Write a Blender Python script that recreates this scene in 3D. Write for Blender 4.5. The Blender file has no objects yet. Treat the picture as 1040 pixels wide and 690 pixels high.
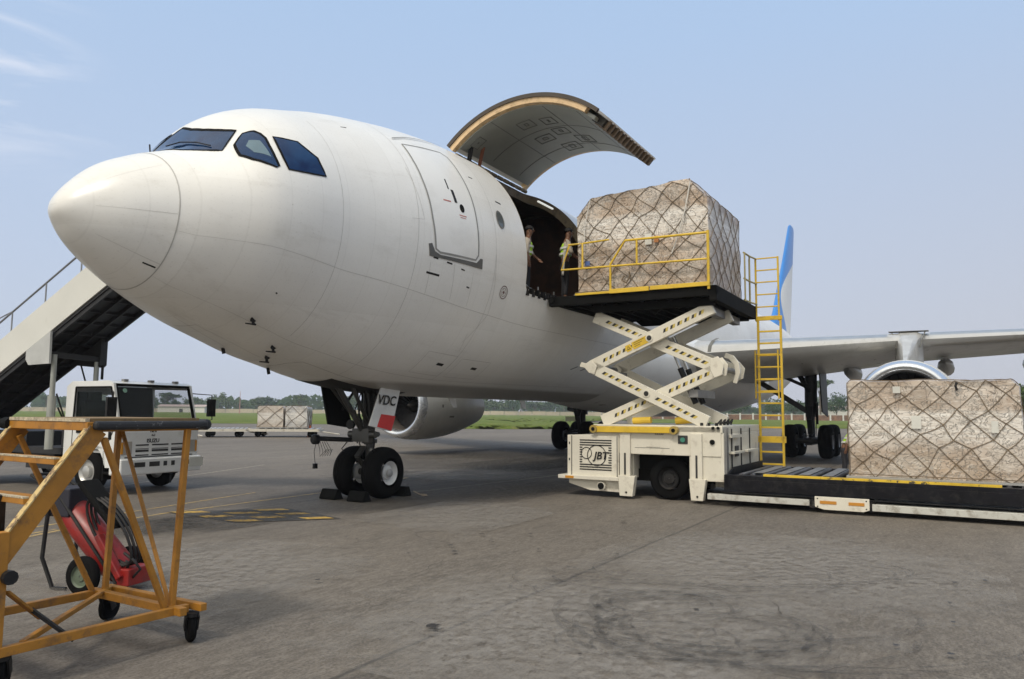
import bpy, bmesh, math, random
import numpy as np
from mathutils import Matrix, Vector
random.seed(7)
PI=math.pi; R=math.radians
S=bpy.context.scene; COL=S.collection
# ------------------------------------------------------------------ camera (photo calibrated)
FPX,PHI,RHO,HC=768.32,0.0960508,0.00855231,1.7766
cam=bpy.data.cameras.new('camera'); co=bpy.data.objects.new('camera',cam); COL.objects.link(co)
cam.sensor_width=36; cam.lens=36*FPX/1040; cam.clip_end=6000; cam.clip_start=.05
co.matrix_world=Matrix.Translation((0,0,HC))@Matrix.Rotation(PI/2+PHI,4,'X')@Matrix.Rotation(RHO,4,'Z')
S.camera=co
# ------------------------------------------------------------------ frames
TH=0.525294; NX,NY=-6.29776,10.12333
ST,CT=math.sin(TH),math.cos(TH)
def AC(v):                       # (station aft of nose, port, height) -> world
    s,p,z=v; return (NX+s*ST+p*CT, NY+s*CT-p*ST, z)
def W(v): return tuple(v)
def frame(ox,oy,fx,fy):          # (forward, left, up) frame on the ground
    l=math.hypot(fx,fy); fx/=l; fy/=l
    return (lambda v:(ox+v[0]*fx-v[1]*fy, oy+v[0]*fy+v[1]*fx, v[2])), math.atan2(fy,fx)
ACROT=math.atan2(CT,ST)
# ------------------------------------------------------------------ materials
def nt(name):
    m=bpy.data.materials.new(name); m.use_nodes=True; t=m.node_tree
    b=t.nodes['Principled BSDF']; return m,t,b
def N(t,k,**kw):
    n=t.nodes.new(k)
    for a,v in kw.items():
        if a.startswith('i_'): n.inputs[a[2:].replace('_',' ')].default_value=v
        else: setattr(n,a,v)
    return n
def mixc(t,fac,a,b,mode='MIX'):
    n=t.nodes.new('ShaderNodeMix'); n.data_type='RGBA'; n.blend_type=mode
    for i,v in ((0,fac),(6,a),(7,b)):
        if hasattr(v,'is_linked') or hasattr(v,'links'): t.links.new(v,n.inputs[i])
        else: n.inputs[i].default_value=v if i==0 else (tuple(v)+(1,) if len(v)==3 else v)
    return n.outputs[2]
def ramp(t,src,lo,hi):
    n=t.nodes.new('ShaderNodeMapRange'); n.inputs[1].default_value=lo; n.inputs[2].default_value=hi
    t.links.new(src,n.inputs[0]); return n.outputs[0]
def noise(t,scale,detail=5,rough=.6,vec=None,sc=None,coord='Object',dist=0):
    tc=t.nodes.new('ShaderNodeTexCoord'); v=tc.outputs[coord] if vec is None else vec
    if sc:
        mp=t.nodes.new('ShaderNodeMapping'); mp.inputs['Scale'].default_value=sc; t.links.new(v,mp.inputs[0]); v=mp.outputs[0]
    n=t.nodes.new('ShaderNodeTexNoise'); n.inputs['Scale'].default_value=scale; n.inputs['Detail'].default_value=detail
    n.inputs['Roughness'].default_value=rough; n.inputs['Distortion'].default_value=dist
    t.links.new(v,n.inputs['Vector']); return n.outputs['Fac']
def bumpn(t,b,src,st,dist=.01):
    n=t.nodes.new('ShaderNodeBump'); n.inputs['Strength'].default_value=st; n.inputs['Distance'].default_value=dist
    t.links.new(src,n.inputs['Height']); t.links.new(n.outputs[0],b.inputs['Normal'])
MATS={}
def pm(name,c,rough=.55,metal=0,var=.12,scale=2.5,dirt=None,dsc=6,dlo=.5,dhi=.72,bump=0,bsc=40,coat=0,spec=.5,emit=None,alpha=1):
    if name in MATS: return MATS[name]
    m,t,b=nt(name); L=t.links
    n1=noise(t,scale)
    lo=tuple(x*(1-var) for x in c); hi=tuple(min(1,x*(1+var)) for x in c)
    col=mixc(t,ramp(t,n1,.3,.7),lo,hi)
    if dirt is not None:
        n2=noise(t,dsc,8,.7); col=mixc(t,ramp(t,n2,dlo,dhi),col,dirt)
    L.new(col,b.inputs['Base Color'])
    b.inputs['Metallic'].default_value=metal
    rr=N(t,'ShaderNodeMapRange'); rr.inputs[3].default_value=max(.02,rough-.08); rr.inputs[4].default_value=min(1,rough+.08)
    L.new(noise(t,scale*3),rr.inputs[0]); L.new(rr.outputs[0],b.inputs['Roughness'])
    b.inputs['Coat Weight'].default_value=coat; b.inputs['Specular IOR Level'].default_value=spec
    if bump: bumpn(t,b,noise(t,bsc,6),bump,.006)
    if emit: b.inputs['Emission Color'].default_value=(*emit,1); b.inputs['Emission Strength'].default_value=1
    MATS[name]=m; return m
# ------------------------------------------------------------------ mesh builder
class MB:
    def __init__(s): s.v=[]; s.f=[]; s.m=[]; s.mi=0
    def add(s,vs,fs):
        o=len(s.v); s.v+= [tuple(map(float,v)) for v in vs]; s.f+=[[i+o for i in f] for f in fs]; s.m+=[s.mi]*len(fs)
        return s
    def box(s,lo,hi):
        x0,y0,z0=lo; x1,y1,z1=hi
        return s.add([(x0,y0,z0),(x1,y0,z0),(x1,y1,z0),(x0,y1,z0),(x0,y0,z1),(x1,y0,z1),(x1,y1,z1),(x0,y1,z1)],
            [(0,3,2,1),(4,5,6,7),(0,1,5,4),(1,2,6,5),(2,3,7,6),(3,0,4,7)])
    def beam(s,a,b,w,h,up=(0,0,1)):
        a=Vector(a); b=Vector(b); d=(b-a).normalized(); up=Vector(up)
        if abs(d.dot(up))>.98: up=Vector((1,0,0))
        x=d.cross(up).normalized(); y=x.cross(d).normalized(); vs=[]
        for q in (a,b):
            for i,j in ((-1,-1),(1,-1),(1,1),(-1,1)): vs.append(q+x*i*w/2+y*j*h/2)
        return s.add(vs,[(0,1,2,3),(7,6,5,4),(0,4,5,1),(1,5,6,2),(2,6,7,3),(3,7,4,0)])
    def tube(s,pts,r,n=8,closed=False,cap=True):
        pts=[Vector(p) for p in pts]; k=len(pts); rs=r if isinstance(r,(list,tuple)) else [r]*k
        vs=[]; fs=[]; prev=None
        for i,p in enumerate(pts):
            a=pts[i-1] if (i>0 or closed) else p; b=pts[(i+1)%k] if (i<k-1 or closed) else p
            d=(b-a)
            d=d.normalized() if d.length>1e-9 else Vector((0,0,1))
            if prev is None:
                u=Vector((0,0,1)) if abs(d.z)<.9 else Vector((1,0,0)); x=d.cross(u).normalized()
            else:
                x=prev-d*prev.dot(d); x=x.normalized() if x.length>1e-6 else d.orthogonal().normalized()
            prev=x; y=d.cross(x)
            for j in range(n):
                t=2*PI*j/n; vs.append(p+(x*math.cos(t)+y*math.sin(t))*rs[i])
        for i in range(k if closed else k-1):
            for j in range(n):
                a=i*n+j; b=i*n+(j+1)%n; c=((i+1)%k)*n+(j+1)%n; d=((i+1)%k)*n+j; fs.append((a,b,c,d))
        if cap and not closed: fs.append(tuple(range(n))[::-1]); fs.append(tuple((k-1)*n+j for j in range(n)))
        return s.add(vs,fs)
    def cyl(s,a,b,r,n=20,r2=None): return s.tube([a,b],[r,r if r2 is None else r2],n)
    def lathe(s,o,ax,prof,n=32,caps=True):      # prof: (along, radius)
        o=Vector(o); ax=Vector(ax).normalized(); u=Vector((0,0,1)) if abs(ax.z)<.9 else Vector((1,0,0))
        x=ax.cross(u).normalized(); y=ax.cross(x); vs=[]; fs=[]
        for t,r in prof:
            for j in range(n):
                a=2*PI*j/n; vs.append(o+ax*t+(x*math.cos(a)+y*math.sin(a))*max(r,1e-4))
        for i in range(len(prof)-1):
            for j in range(n): fs.append((i*n+j,i*n+(j+1)%n,(i+1)*n+(j+1)%n,(i+1)*n+j))
        if caps: fs.append(tuple(range(n))); fs.append(tuple((len(prof)-1)*n+j for j in range(n)))
        return s.add(vs,fs)
    def prism(s,poly,o,x,y,t):                   # poly 2-D in plane o,x,y; thickness vector t
        o=Vector(o); x=Vector(x); y=Vector(y); t=Vector(t); k=len(poly)
        vs=[o+x*a+y*b for a,b in poly]; vs+=[v+t for v in vs]
        fs=[tuple(range(k))[::-1],tuple(range(k,2*k))]+[(i,(i+1)%k,k+(i+1)%k,k+i) for i in range(k)]
        return s.add(vs,fs)
    def grid(s,rows,cu=False,cap=False):
        n=len(rows[0]); vs=[p for r in rows for p in r]; fs=[]
        for i in range(len(rows)-1):
            for j in range(n if cu else n-1): fs.append((i*n+j,i*n+(j+1)%n,(i+1)*n+(j+1)%n,(i+1)*n+j))
        if cap: fs.append(tuple(range(n))); fs.append(tuple((len(rows)-1)*n+j for j in range(n)))
        return s.add(vs,fs)
    def text(s,txt,o,right,up,size,shear=0,depth=.006,align='CENTER',bold=0):
        c=bpy.data.curves.new('tmp','FONT'); c.body=txt; c.size=size; c.shear=shear; c.extrude=depth/2; c.align_x=align; c.align_y='CENTER'; c.offset=bold
        ob=bpy.data.objects.new('tmp',c); COL.objects.link(ob)
        dg=bpy.context.evaluated_depsgraph_get(); me=bpy.data.meshes.new_from_object(ob.evaluated_get(dg))
        o=Vector(o); r=Vector(right).normalized(); u=Vector(up).normalized(); n=r.cross(u)
        s.add([o+r*v.co.x+u*v.co.y+n*v.co.z for v in me.vertices],[tuple(p.vertices) for p in me.polygons])
        bpy.data.objects.remove(ob); bpy.data.curves.remove(c); bpy.data.meshes.remove(me); return s
    def islands(s):
        par=list(range(len(s.v)))
        def fd(a):
            while par[a]!=a: par[a]=par[par[a]]; a=par[a]
            return a
        for f in s.f:
            for i in f[1:]: par[fd(i)]=fd(f[0])
        bb={}
        for i,v in enumerate(s.v):
            r=fd(i); b=bb.setdefault(r,[list(v),list(v)])
            for k in range(3): b[0][k]=min(b[0][k],v[k]); b[1][k]=max(b[1][k],v[k])
        ks=list(bb); g={k:k for k in ks}
        def fg(a):
            while g[a]!=a: a=g[a]
            return a
        for i,a in enumerate(ks):
            for b in ks[i+1:]:
                A,B=bb[a],bb[b]
                if all(A[0][k]<=B[1][k]+.006 and B[0][k]<=A[1][k]+.006 for k in range(3)): g[fg(a)]=fg(b)
        out={}
        for f,m in zip(s.f,s.m): out.setdefault(fg(fd(f[0])),[]).append((f,m))
        res=[]
        for L_ in out.values():
            mb=MB(); mp={}
            for f,m in L_:
                q=[]
                for i in f:
                    if i not in mp: mp[i]=len(mb.v); mb.v.append(s.v[i])
                    q.append(mp[i])
                mb.f.append(q); mb.m.append(m)
            res.append(mb)
        return res
    def build(s,name,mats,parent=None,g=W,smooth=0,bevel=0,recalc=True):
        if name in SPLIT and parent:
            r=s.islands()
            if 1<len(r)<90:
                obs=[q._build(name,mats,parent,g,smooth,bevel,recalc) for q in r]; return obs[0]
        return s._build(name,mats,parent,g,smooth,bevel,recalc)
    def _build(s,name,mats,parent=None,g=W,smooth=0,bevel=0,recalc=True):
        inv=parent['_i'] if isinstance(parent,dict) else (INV[parent.name] if parent else Matrix())
        me=bpy.data.meshes.new(name)
        me.from_pydata([inv@Vector(g(v)) for v in s.v],[],s.f)
        if not isinstance(mats,(list,tuple)): mats=[mats]
        for m in mats: me.materials.append(m)
        me.polygons.foreach_set('material_index',s.m)
        if recalc:
            bm=bmesh.new(); bm.from_mesh(me); bmesh.ops.recalc_face_normals(bm,faces=bm.faces); bm.to_mesh(me); bm.free()
        me.update()
        ob=bpy.data.objects.new(name,me); COL.objects.link(ob)
        if parent: ob.parent=parent; INV[ob.name]=inv
        if smooth:
            me.polygons.foreach_set('use_smooth',[True]*len(me.polygons))
            try: me.set_sharp_from_angle(angle=R(smooth))
            except Exception: pass
        if bevel:
            bv=ob.modifiers.new('bevel','BEVEL'); bv.width=bevel; bv.segments=2; bv.limit_method='ANGLE'; bv.angle_limit=R(40)
        return ob
INV={}
SPLIT=set('badge lining_mark side_window hydraulic_cylinder latch_hook hydraulic_hose pivot_plate door_actuator probe antenna flap_fairing cable lift_column guide_rail bolt arm_end arm_pin fitting floor_rail amber_reflector paper_label deck_roller deck_plate cross_shaft hinge_joint guide_strip guard_rail ladder_rail hand_rail placard door_handle cowl_vent wiper air_vent gear_link hinge sill_roller roller_track hold_floor horn post red_bracket bumper step tread pylon_gap bumper_opening grille_slot sun_shade door_trim end_fitting step_plate lining_mark slat tie_strap fleet_lettering handle_frame jamb steering_unit roller leg'.split())
def tag(o,label=None,cat=None,group=None,kind=None):
    if label: o['label']=label
    if cat: o['category']=cat
    if group: o['group']=group
    if kind: o['kind']=kind
    return o
def thing(name,label,cat,base,rot=0,g=W,group=None):
    o=bpy.data.objects.new(name,None); COL.objects.link(o); o.empty_display_size=.3
    w=Vector(g(base)); o.location=w; o.rotation_euler=(0,0,rot)
    INV[o.name]=(Matrix.Translation(w)@Matrix.Rotation(rot,4,'Z')).inverted()
    tag(o,label,cat,group); return o
def solo(mb,name,mats,label,cat,base,rot=0,g=W,group=None,kind=None,**kw):
    w=Vector(g(base)); M=Matrix.Translation(w)@Matrix.Rotation(rot,4,'Z'); inv=M.inverted()
    o=mb.build(name,mats,None,lambda v:inv@Vector(g(v)),**kw); o.location=w; o.rotation_euler=(0,0,rot)
    return tag(o,label,cat,group,kind)
def kids(o): return [c for c in bpy.data.objects if c.parent==o]
def copy_tree(o,ks=None,parent=None):
    c=o.copy(); COL.objects.link(c)
    if parent: c.parent=parent
    for k in kids(o): copy_tree(k,None,c)
    return c
# ------------------------------------------------------------------ common materials
white=pm('aircraft_white_paint',(.78,.775,.75),.3,0,.03,.35,dirt=(.60,.59,.56),dsc=.9,dlo=.5,dhi=.95,coat=.15)
seam=pm('panel_seam',(.43,.42,.40),.7)
dkseam=pm('dark_seam',(.14,.14,.13),.7)
black=pm('black_rubber',(.007,.007,.007),.8,bump=.2,spec=.12)
blackm=pm('black_steel',(.011,.011,.012),.5,0,.3,dirt=(.035,.03,.027),spec=.3)
grey=pm('grey_steel',(.22,.22,.22),.45,.3,.2)
silver=pm('bare_metal',(.55,.55,.54),.32,.85,.08)
yellow=pm('yellow_paint',(.66,.44,.035),.5,0,.12,dirt=(.30,.20,.07),dlo=.55,dhi=.8)
ochre=pm('worn_ochre_paint',(.36,.158,.016),.55,0,.2,5,dirt=(.13,.07,.03),dsc=9,dlo=.52,dhi=.74,bump=.15)
cream=pm('cream_paint',(.67,.635,.54),.45,0,.06,2,dirt=(.34,.29,.23),dsc=5,dlo=.56,dhi=.82)
red=pm('red_paint',(.24,.012,.010),.4,0,.2,dirt=(.12,.02,.02))
glassd=None
HZ0=(5.7,6.1,7.15); HZ1=(5.2,7.0,9.7); HZ2=(5.6,5.7,6.35); CLD=(8.6,8.8,9.6); GLW=(15,14,11.6); SUNE=1.75; EXPO=.06; HAZE=.00035
# ================================================================== AIRLINER
K=[0,.08,.25,.6,1.1,1.7,2.3,2.9,3.5,4.2,5,6,7.2,9]
KA=[0,.262,.452,.776,1.13,1.608,1.988,2.134,2.203,2.326,2.494,2.667,2.79,2.82]
KB=[-.50,-.68,-.905,-1.16,-1.444,-1.693,-1.913,-2.106,-2.30,-2.45,-2.627,-2.755,-2.812,-2.821]
KT=[-.50,-.275,-.045,.298,.587,.866,1.60,1.936,2.131,2.346,2.513,2.677,2.79,2.82]
KM=[-.50,-.48,-.46,-.431,-.35,-.232,-.139,-.11,-.076,-.011,.07,.1,.08,0]
KS=[math.sqrt(k) for k in K]
def mono(xs,ys):
    n=len(xs); d=[(ys[i+1]-ys[i])/(xs[i+1]-xs[i]) for i in range(n-1)]; m=[d[0]]
    for i in range(1,n-1): m.append(0 if d[i-1]*d[i]<=0 else 2*d[i-1]*d[i]/(d[i-1]+d[i]))
    m.append(d[-1])
    def f(x):
        if x>=xs[-1]: return ys[-1]
        i=max(0,min(n-2,next((k for k in range(n-1) if x<xs[k+1]),n-2))); h=xs[i+1]-xs[i]; t=(x-xs[i])/h
        return (2*t**3-3*t*t+1)*ys[i]+(t**3-2*t*t+t)*h*m[i]+(-2*t**3+3*t*t)*ys[i+1]+(t**3-t*t)*h*m[i+1]
    return f
fA,fB,fT,fM=[mono(KS,k) for k in (KA,KB,KT,KM)]
_tl=[37,42,47,52,56,58.2]
tA=mono(_tl,[2.82,2.62,2.05,1.25,.6,.25]); tB=mono(_tl,[-2.82,-2.3,-1.2,0,.85,1.25]); tT=mono(_tl,[2.82,2.8,2.7,2.45,2.1,1.75]); tM=mono(_tl,[0,.15,.6,1.1,1.45,1.5])
_c={}
def prof(s):
    k=round(s,4)
    if k not in _c:
        if s<37: q=math.sqrt(max(s,0)); _c[k]=(fA(q),fB(q),fT(q),fM(q))
        else: _c[k]=(tA(s),tB(s),tT(s),tM(s))
    return _c[k]
def zc(s): return 5.019-.01235*min(s,7)
def fus0(s,th):
    a,b,t,m=prof(s); si=math.sin(th)
    return Vector((s,a*math.cos(th),zc(s)+m+((t-m) if si>0 else (m-b))*si))
def fus(s,th,off=0):
    p=fus0(s,th)
    if off:
        e=.01; ds=fus0(s+e,th)-fus0(max(s-e,.001),th); dt=fus0(s,th+e)-fus0(s,th-e)
        n=dt.cross(ds)
        if n.length>1e-12:
            n.normalize()
            c=Vector((0,math.cos(th),math.sin(th)))
            if n.dot(c)<0: n=-n
            p=p+n*off
    return tuple(p)
RR=2.82
def inpoly(x,y,P):
    c=False; j=len(P)-1
    for i in range(len(P)):
        if (P[i][1]>y)!=(P[j][1]>y) and x<(P[j][0]-P[i][0])*(y-P[i][1])/(P[j][1]-P[i][1])+P[i][0]: c=not c
        j=i
    return c
def rrect(x0,x1,y0,y1,r,n=5):
    out=[]
    for cx,cy,a0 in ((x1-r,y1-r,0),(x0+r,y1-r,90),(x0+r,y0+r,180),(x1-r,y0+r,270)):
        for k in range(n+1): a=R(a0+90*k/n); out.append((cx+r*math.cos(a),cy+r*math.sin(a)))
    return out
def patch_mb(poly,off=.006,depth=.012,ds=.14,mb=None):       # poly in (s, degrees)
    P=[(s,R(t)*RR) for s,t in poly]
    bm=bmesh.new(); f=bm.faces.new([bm.verts.new((x,y,0)) for x,y in P])
    xs=[p[0] for p in P]; ys=[p[1] for p in P]
    for ax,lo,hi in ((0,min(xs),max(xs)),(1,min(ys),max(ys))):
        k=math.floor(lo/ds)+1
        while k*ds<hi:
            c=[0,0,0]; c[ax]=k*ds; n=[0,0,0]; n[ax]=1
            bmesh.ops.bisect_plane(bm,geom=bm.verts[:]+bm.edges[:]+bm.faces[:],plane_co=c,plane_no=n); k+=1
    bd=[e for e in bm.edges if e.is_boundary]
    r=bmesh.ops.extrude_edge_only(bm,edges=bd); nv=set(v for v in r['geom'] if isinstance(v,bmesh.types.BMVert))
    bm.verts.index_update(); mb=mb or MB()
    mb.add([fus(v.co.x,v.co.y/RR,off-(depth if v in nv else 0)) for v in bm.verts],[[v.index for v in f.verts] for f in bm.faces])
    bm.free(); return mb
def line_mb(pts,w=.012,off=.003,closed=False,mb=None,step=.12):    # pts in (s, degrees)
    Q=[(s,R(t)*RR) for s,t in pts]
    if closed: Q.append(Q[0])
    D=[]
    for a,b in zip(Q,Q[1:]):
        n=max(1,int(math.hypot(b[0]-a[0],b[1]-a[1])/step))
        for k in range(n): D.append((a[0]+(b[0]-a[0])*k/n,a[1]+(b[1]-a[1])*k/n))
    D.append(Q[-1]); mb=mb or MB(); rows=[]
    for i,p in enumerate(D):
        a=D[i-1] if i else (D[-2] if closed else D[0]); b=D[i+1] if i<len(D)-1 else (D[1] if closed else D[-1])
        dx,dy=b[0]-a[0],b[1]-a[1]; l=math.hypot(dx,dy) or 1; nx,ny=-dy/l*w/2,dx/l*w/2
        rows.append([fus(p[0]+nx,(p[1]+ny)/RR,off),fus(p[0]-nx,(p[1]-ny)/RR,off)])
    return mb.grid(rows)
plane=thing('cargo_airliner','white wide body cargo airliner with a huge side door raised open and a blue tail','aircraft',(6.67,0,0),ACROT,AC)
def A(mb,name,mat,par=None,**kw): return mb.build(name,mat,par or plane,AC,**kw)
# --- fuselage skin with the cargo opening cut out of it
DS0,DS1,DT0,DT1=8.33,11.9,-12.7,74
opening=rrect(DS0,DS1,R(DT0)*RR,R(DT1)*RR,.24,6)
bm=bmesh.new()
ss=[.003]+[ (0.04*k)**1.25 for k in range(1,60)]; ss=[s for s in ss if s<2.6]
s=2.6
while s<36.9: ss.append(s); s+=.12 if s<4 else .35
ss+=[37+.7*k for k in range(31)]; ss=[x for x in ss if x<58.2]+[58.2]
NT=96; th=[-PI+2*PI*j/NT for j in range(NT+1)]
vg=[[bm.verts.new((x,t*RR,0)) for t in th] for x in ss]
for i in range(len(ss)-1):
    for j in range(NT): bm.faces.new((vg[i][j],vg[i+1][j],vg[i+1][j+1],vg[i][j+1]))
n=len(opening)
for i in range(n):
    a,b=opening[i],opening[(i+1)%n]
    fs=[f for f in bm.faces if DS0-.6<f.calc_center_median().x<DS1+.6 and opening[2*7][1]-.5<f.calc_center_median().y<opening[0][1]+.6+.3]
    g=set(fs)|set(e for f in fs for e in f.edges)|set(v for f in fs for v in f.verts)
    d=Vector((b[0]-a[0],b[1]-a[1],0))
    if d.length<1e-6: continue
    bmesh.ops.bisect_plane(bm,geom=list(g),plane_co=(a[0],a[1],0),plane_no=(-d.y,d.x,0))
bmesh.ops.delete(bm,geom=[f for f in bm.faces if inpoly(f.calc_center_median().x,f.calc_center_median().y,opening)],context='FACES')
for v in bm.verts: v.co=Vector(AC(fus(v.co.x,v.co.y/RR)))
bmesh.ops.remove_doubles(bm,verts=bm.verts[:],dist=.0006)
bmesh.ops.holes_fill(bm,edges=[e for e in bm.edges if e.is_boundary and min(v.co.y for v in e.verts)<NY+.05],sides=200)
me=bpy.data.meshes.new('fuselage'); inv=INV[plane.name]; bm.transform(inv); bmesh.ops.recalc_face_normals(bm,faces=bm.faces); bm.to_mesh(me); bm.free()
me.polygons.foreach_set('use_smooth',[True]*len(me.polygons))
fuse=bpy.data.objects.new('fuselage',me); COL.objects.link(fuse); fuse.parent=plane; INV['fuselage']=inv
# fuselage paint: fine rivet rows / streaks / belly shade painted in
m,t,b=nt('fuselage_paint')
base=mixc(t,ramp(t,noise(t,.5,6,.65),.42,.75),(.80,.795,.77),(.72,.71,.68))
st=noise(t,1.6,6,.7,sc=(.18,1.2,1.2)); base=mixc(t,ramp(t,st,.56,.9),base,(.55,.53,.49))
sp=noise(t,26,3,.6); base=mixc(t,ramp(t,sp,.70,.78),base,(.42,.40,.36))
tc=N(t,'ShaderNodeTexCoord'); sx=N(t,'ShaderNodeSeparateXYZ'); t.links.new(tc.outputs['Object'],sx.inputs[0])
def brk(t,sx,axis,period,wd):
    a=N(t,'ShaderNodeMath',operation='MODULO'); a.inputs[1].default_value=period
    ad=N(t,'ShaderNodeMath',operation='ADD'); ad.inputs[1].default_value=100*period; t.links.new(sx.outputs[axis],ad.inputs[0]); t.links.new(ad.outputs[0],a.inputs[0])
    c=N(t,'ShaderNodeMath',operation='LESS_THAN'); c.inputs[1].default_value=wd; t.links.new(a.outputs[0],c.inputs[0]); return c.outputs[0]
bk=N(t,'ShaderNodeTexBrick'); bk.inputs['Scale'].default_value=1; bk.inputs['Brick Width'].default_value=2.13; bk.inputs['Row Height'].default_value=.86; bk.inputs['Mortar Size'].default_value=.004; bk.inputs['Color1'].default_value=(.0,.0,.0,1); bk.inputs['Color2'].default_value=(1,1,1,1); bk.inputs['Mortar'].default_value=(.9,.9,.9,1)
cx_=N(t,'ShaderNodeCombineXYZ'); t.links.new(sx.outputs[0],cx_.inputs[0]); t.links.new(sx.outputs[2],cx_.inputs[1]); t.links.new(cx_.outputs[0],bk.inputs['Vector'])
kb=N(t,'ShaderNodeMath',operation='MULTIPLY'); kb.inputs[1].default_value=.22; t.links.new(bk.outputs['Color'],kb.inputs[0]); base=mixc(t,kb.outputs[0],base,(.58,.565,.53))
rz=N(t,'ShaderNodeTexVoronoi'); rz.inputs['Scale'].default_value=9; rz.inputs['Randomness'].default_value=.05; t.links.new(cx_.outputs[0],rz.inputs['Vector'])
kr=N(t,'ShaderNodeMapRange'); kr.inputs[1].default_value=.10; kr.inputs[2].default_value=.06; kr.inputs[4].default_value=.13; t.links.new(rz.outputs['Distance'],kr.inputs[0]); base=mixc(t,kr.outputs[0],base,(.3,.29,.27))
dr=noise(t,2.4,8,.75,sc=(2.2,1,.35)); kd=N(t,'ShaderNodeMath',operation='MULTIPLY'); kd.inputs[1].default_value=.35; t.links.new(ramp(t,dr,.60,.82),kd.inputs[0]); base=mixc(t,kd.outputs[0],base,(.45,.42,.36))
fr=brk(t,sx,0,.533,.02); k=N(t,'ShaderNodeMath',operation='MULTIPLY'); k.inputs[1].default_value=.10; t.links.new(fr,k.inputs[0])
base=mixc(t,k.outputs[0],base,(.4,.39,.36))
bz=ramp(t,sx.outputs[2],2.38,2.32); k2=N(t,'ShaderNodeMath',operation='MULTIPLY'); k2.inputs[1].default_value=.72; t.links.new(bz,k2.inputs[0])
base=mixc(t,k2.outputs[0],base,(.24,.22,.19))  # underside shade put into the skin colour below a height line
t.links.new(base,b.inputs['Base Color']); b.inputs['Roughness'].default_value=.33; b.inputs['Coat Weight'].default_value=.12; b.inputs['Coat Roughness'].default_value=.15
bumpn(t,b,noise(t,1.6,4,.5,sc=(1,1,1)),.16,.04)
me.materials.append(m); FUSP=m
# seams on the skin
lm=MB()
SR=1.131
line_mb([(SR,a) for a in range(-180,181,6)],.014,.004,mb=lm,step=.2)
for x,a0,a1 in ((3.35,-60,60),(4.95,-75,85),(7.1,-80,88),(12.6,-80,88),(15.4,-80,88),(18.6,20,88)):
    line_mb([(x,a) for a in range(a0,a1,6)],.007,.003,mb=lm,step=.3)
line_mb([(.303,-1.6),(.6,-3),(1.118,-6.2)],.012,.004,mb=lm)
line_mb([(.408,39.9),(1.066,44)],.007,.004,mb=lm)
line_mb([(.374,-43.6),(1.126,-46.9)],.014,.004,mb=lm)
line_mb([(1.16,-18.6),(1.351,-20.3),(4.184,-22.7),(6.377,-25.9),(8.2,-27),(15,-27)],.007,.003,mb=lm)
line_mb([(1.15,-59.5),(1.38,-61.4),(2.748,-63),(5.1,-63.4),(8,-63),(14,-60)],.008,.003,mb=lm)
line_mb([(1.9,-88),(3.0,-92)],.012,.003,mb=lm)
line_mb([(3.92,-91.8),(3.938,-80),(4.09,-74),(4.66,-73.8),(6.046,-75)],.016,.003,mb=lm)
line_mb([(7.1,-2),(7.25,-26),(6.9,-40)],.007,.003,mb=lm)
line_mb([(4.89,28),(5.08,4),(4.80,3.6)],.006,.003,mb=lm)
for q in ([(5.9,-10.5),(6.0,-24)],[(6.45,-12),(6.5,-25)],[(5.3,-12),(5.35,-24)]): line_mb(q,.006,.003,mb=lm)
line_mb([(6.2,-60),(6.2,-47),(7.1,-47),(7.1,-60)],.008,.003,True,mb=lm)
line_mb([(7.3,-60),(7.3,-48),(8.4,-48),(8.4,-60)],.008,.003,True,mb=lm)
line_mb([(2.2,-100),(2.2,-84),(3.6,-84),(3.6,-98)],.010,.003,False,mb=lm)
line_mb([(6.9,-36),(7.0,-44)],.006,.003,mb=lm)
line_mb([(12.8,30),(34,30)],.007,.003,mb=lm,step=.5)
A(lm,'panel_seam',seam,fuse)
# small fittings: pitot probes, static ports, slot, vents
fm=MB()
patch_mb([(.945,-50.6),(1.104,-50.5),(1.10,-51.8),(.945,-51.9)],.004,.008,mb=fm)
for s_,a_ in ((2.633,-60.7),(3.348,-71),(3.541,-80.6)):
    p0=Vector(fus(s_,R(a_))); p1=Vector(fus(s_,R(a_),.10)); 
    fm.beam(p0-Vector((.02,0,0)),p1,.015,.05,(1,0,0)); fm.tube([p1+Vector((.04,0,0)),p1+Vector((-.16,0,0))],[.016,.01],8)
    fm.prism(rrect(-.06,.06,-.04,.04,.03),fus(s_,R(a_),.002),(1,0,0),(0,.5,.87),(0,.004,-.004))
for s_,a_,l_ in ((3.05,-95,.10),(4.1,-96,.12)):
    p0=Vector(fus(s_,R(a_))); fm.beam(p0,p0+Vector((.03,0,-l_)),.02,.06,(1,0,0))
for s_,a_,l_,h_ in ((2.6,-42,.03,.7),(5.35,-9.6,.12,.6),(5.7,-10.3,.14,.6),(6.1,-11.5,.1,.5),(5.25,-15.6,.32,.8),(6.35,-17.5,.08,.5),(7.4,24,.2,.6),(6.75,33,.12,.4),(4.0,51,.12,.35),(6.7,-52,.2,1.4),(7.9,-52,.2,1.4)):
    patch_mb([(s_,a_),(s_+l_,a_-.2),(s_+l_,a_-.2-h_),(s_,a_-h_)],.003,.006,mb=fm)
A(fm,'probe',blackm,fuse)
vm=MB()
for k in range(4): patch_mb([(12.2+.6*k,-46),(12.45+.6*k,-43.5),(12.53+.6*k,-43.5),(12.28+.6*k,-46)],.004,.008,mb=vm)
A(vm,'air_vent',dkseam,fuse)
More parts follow.
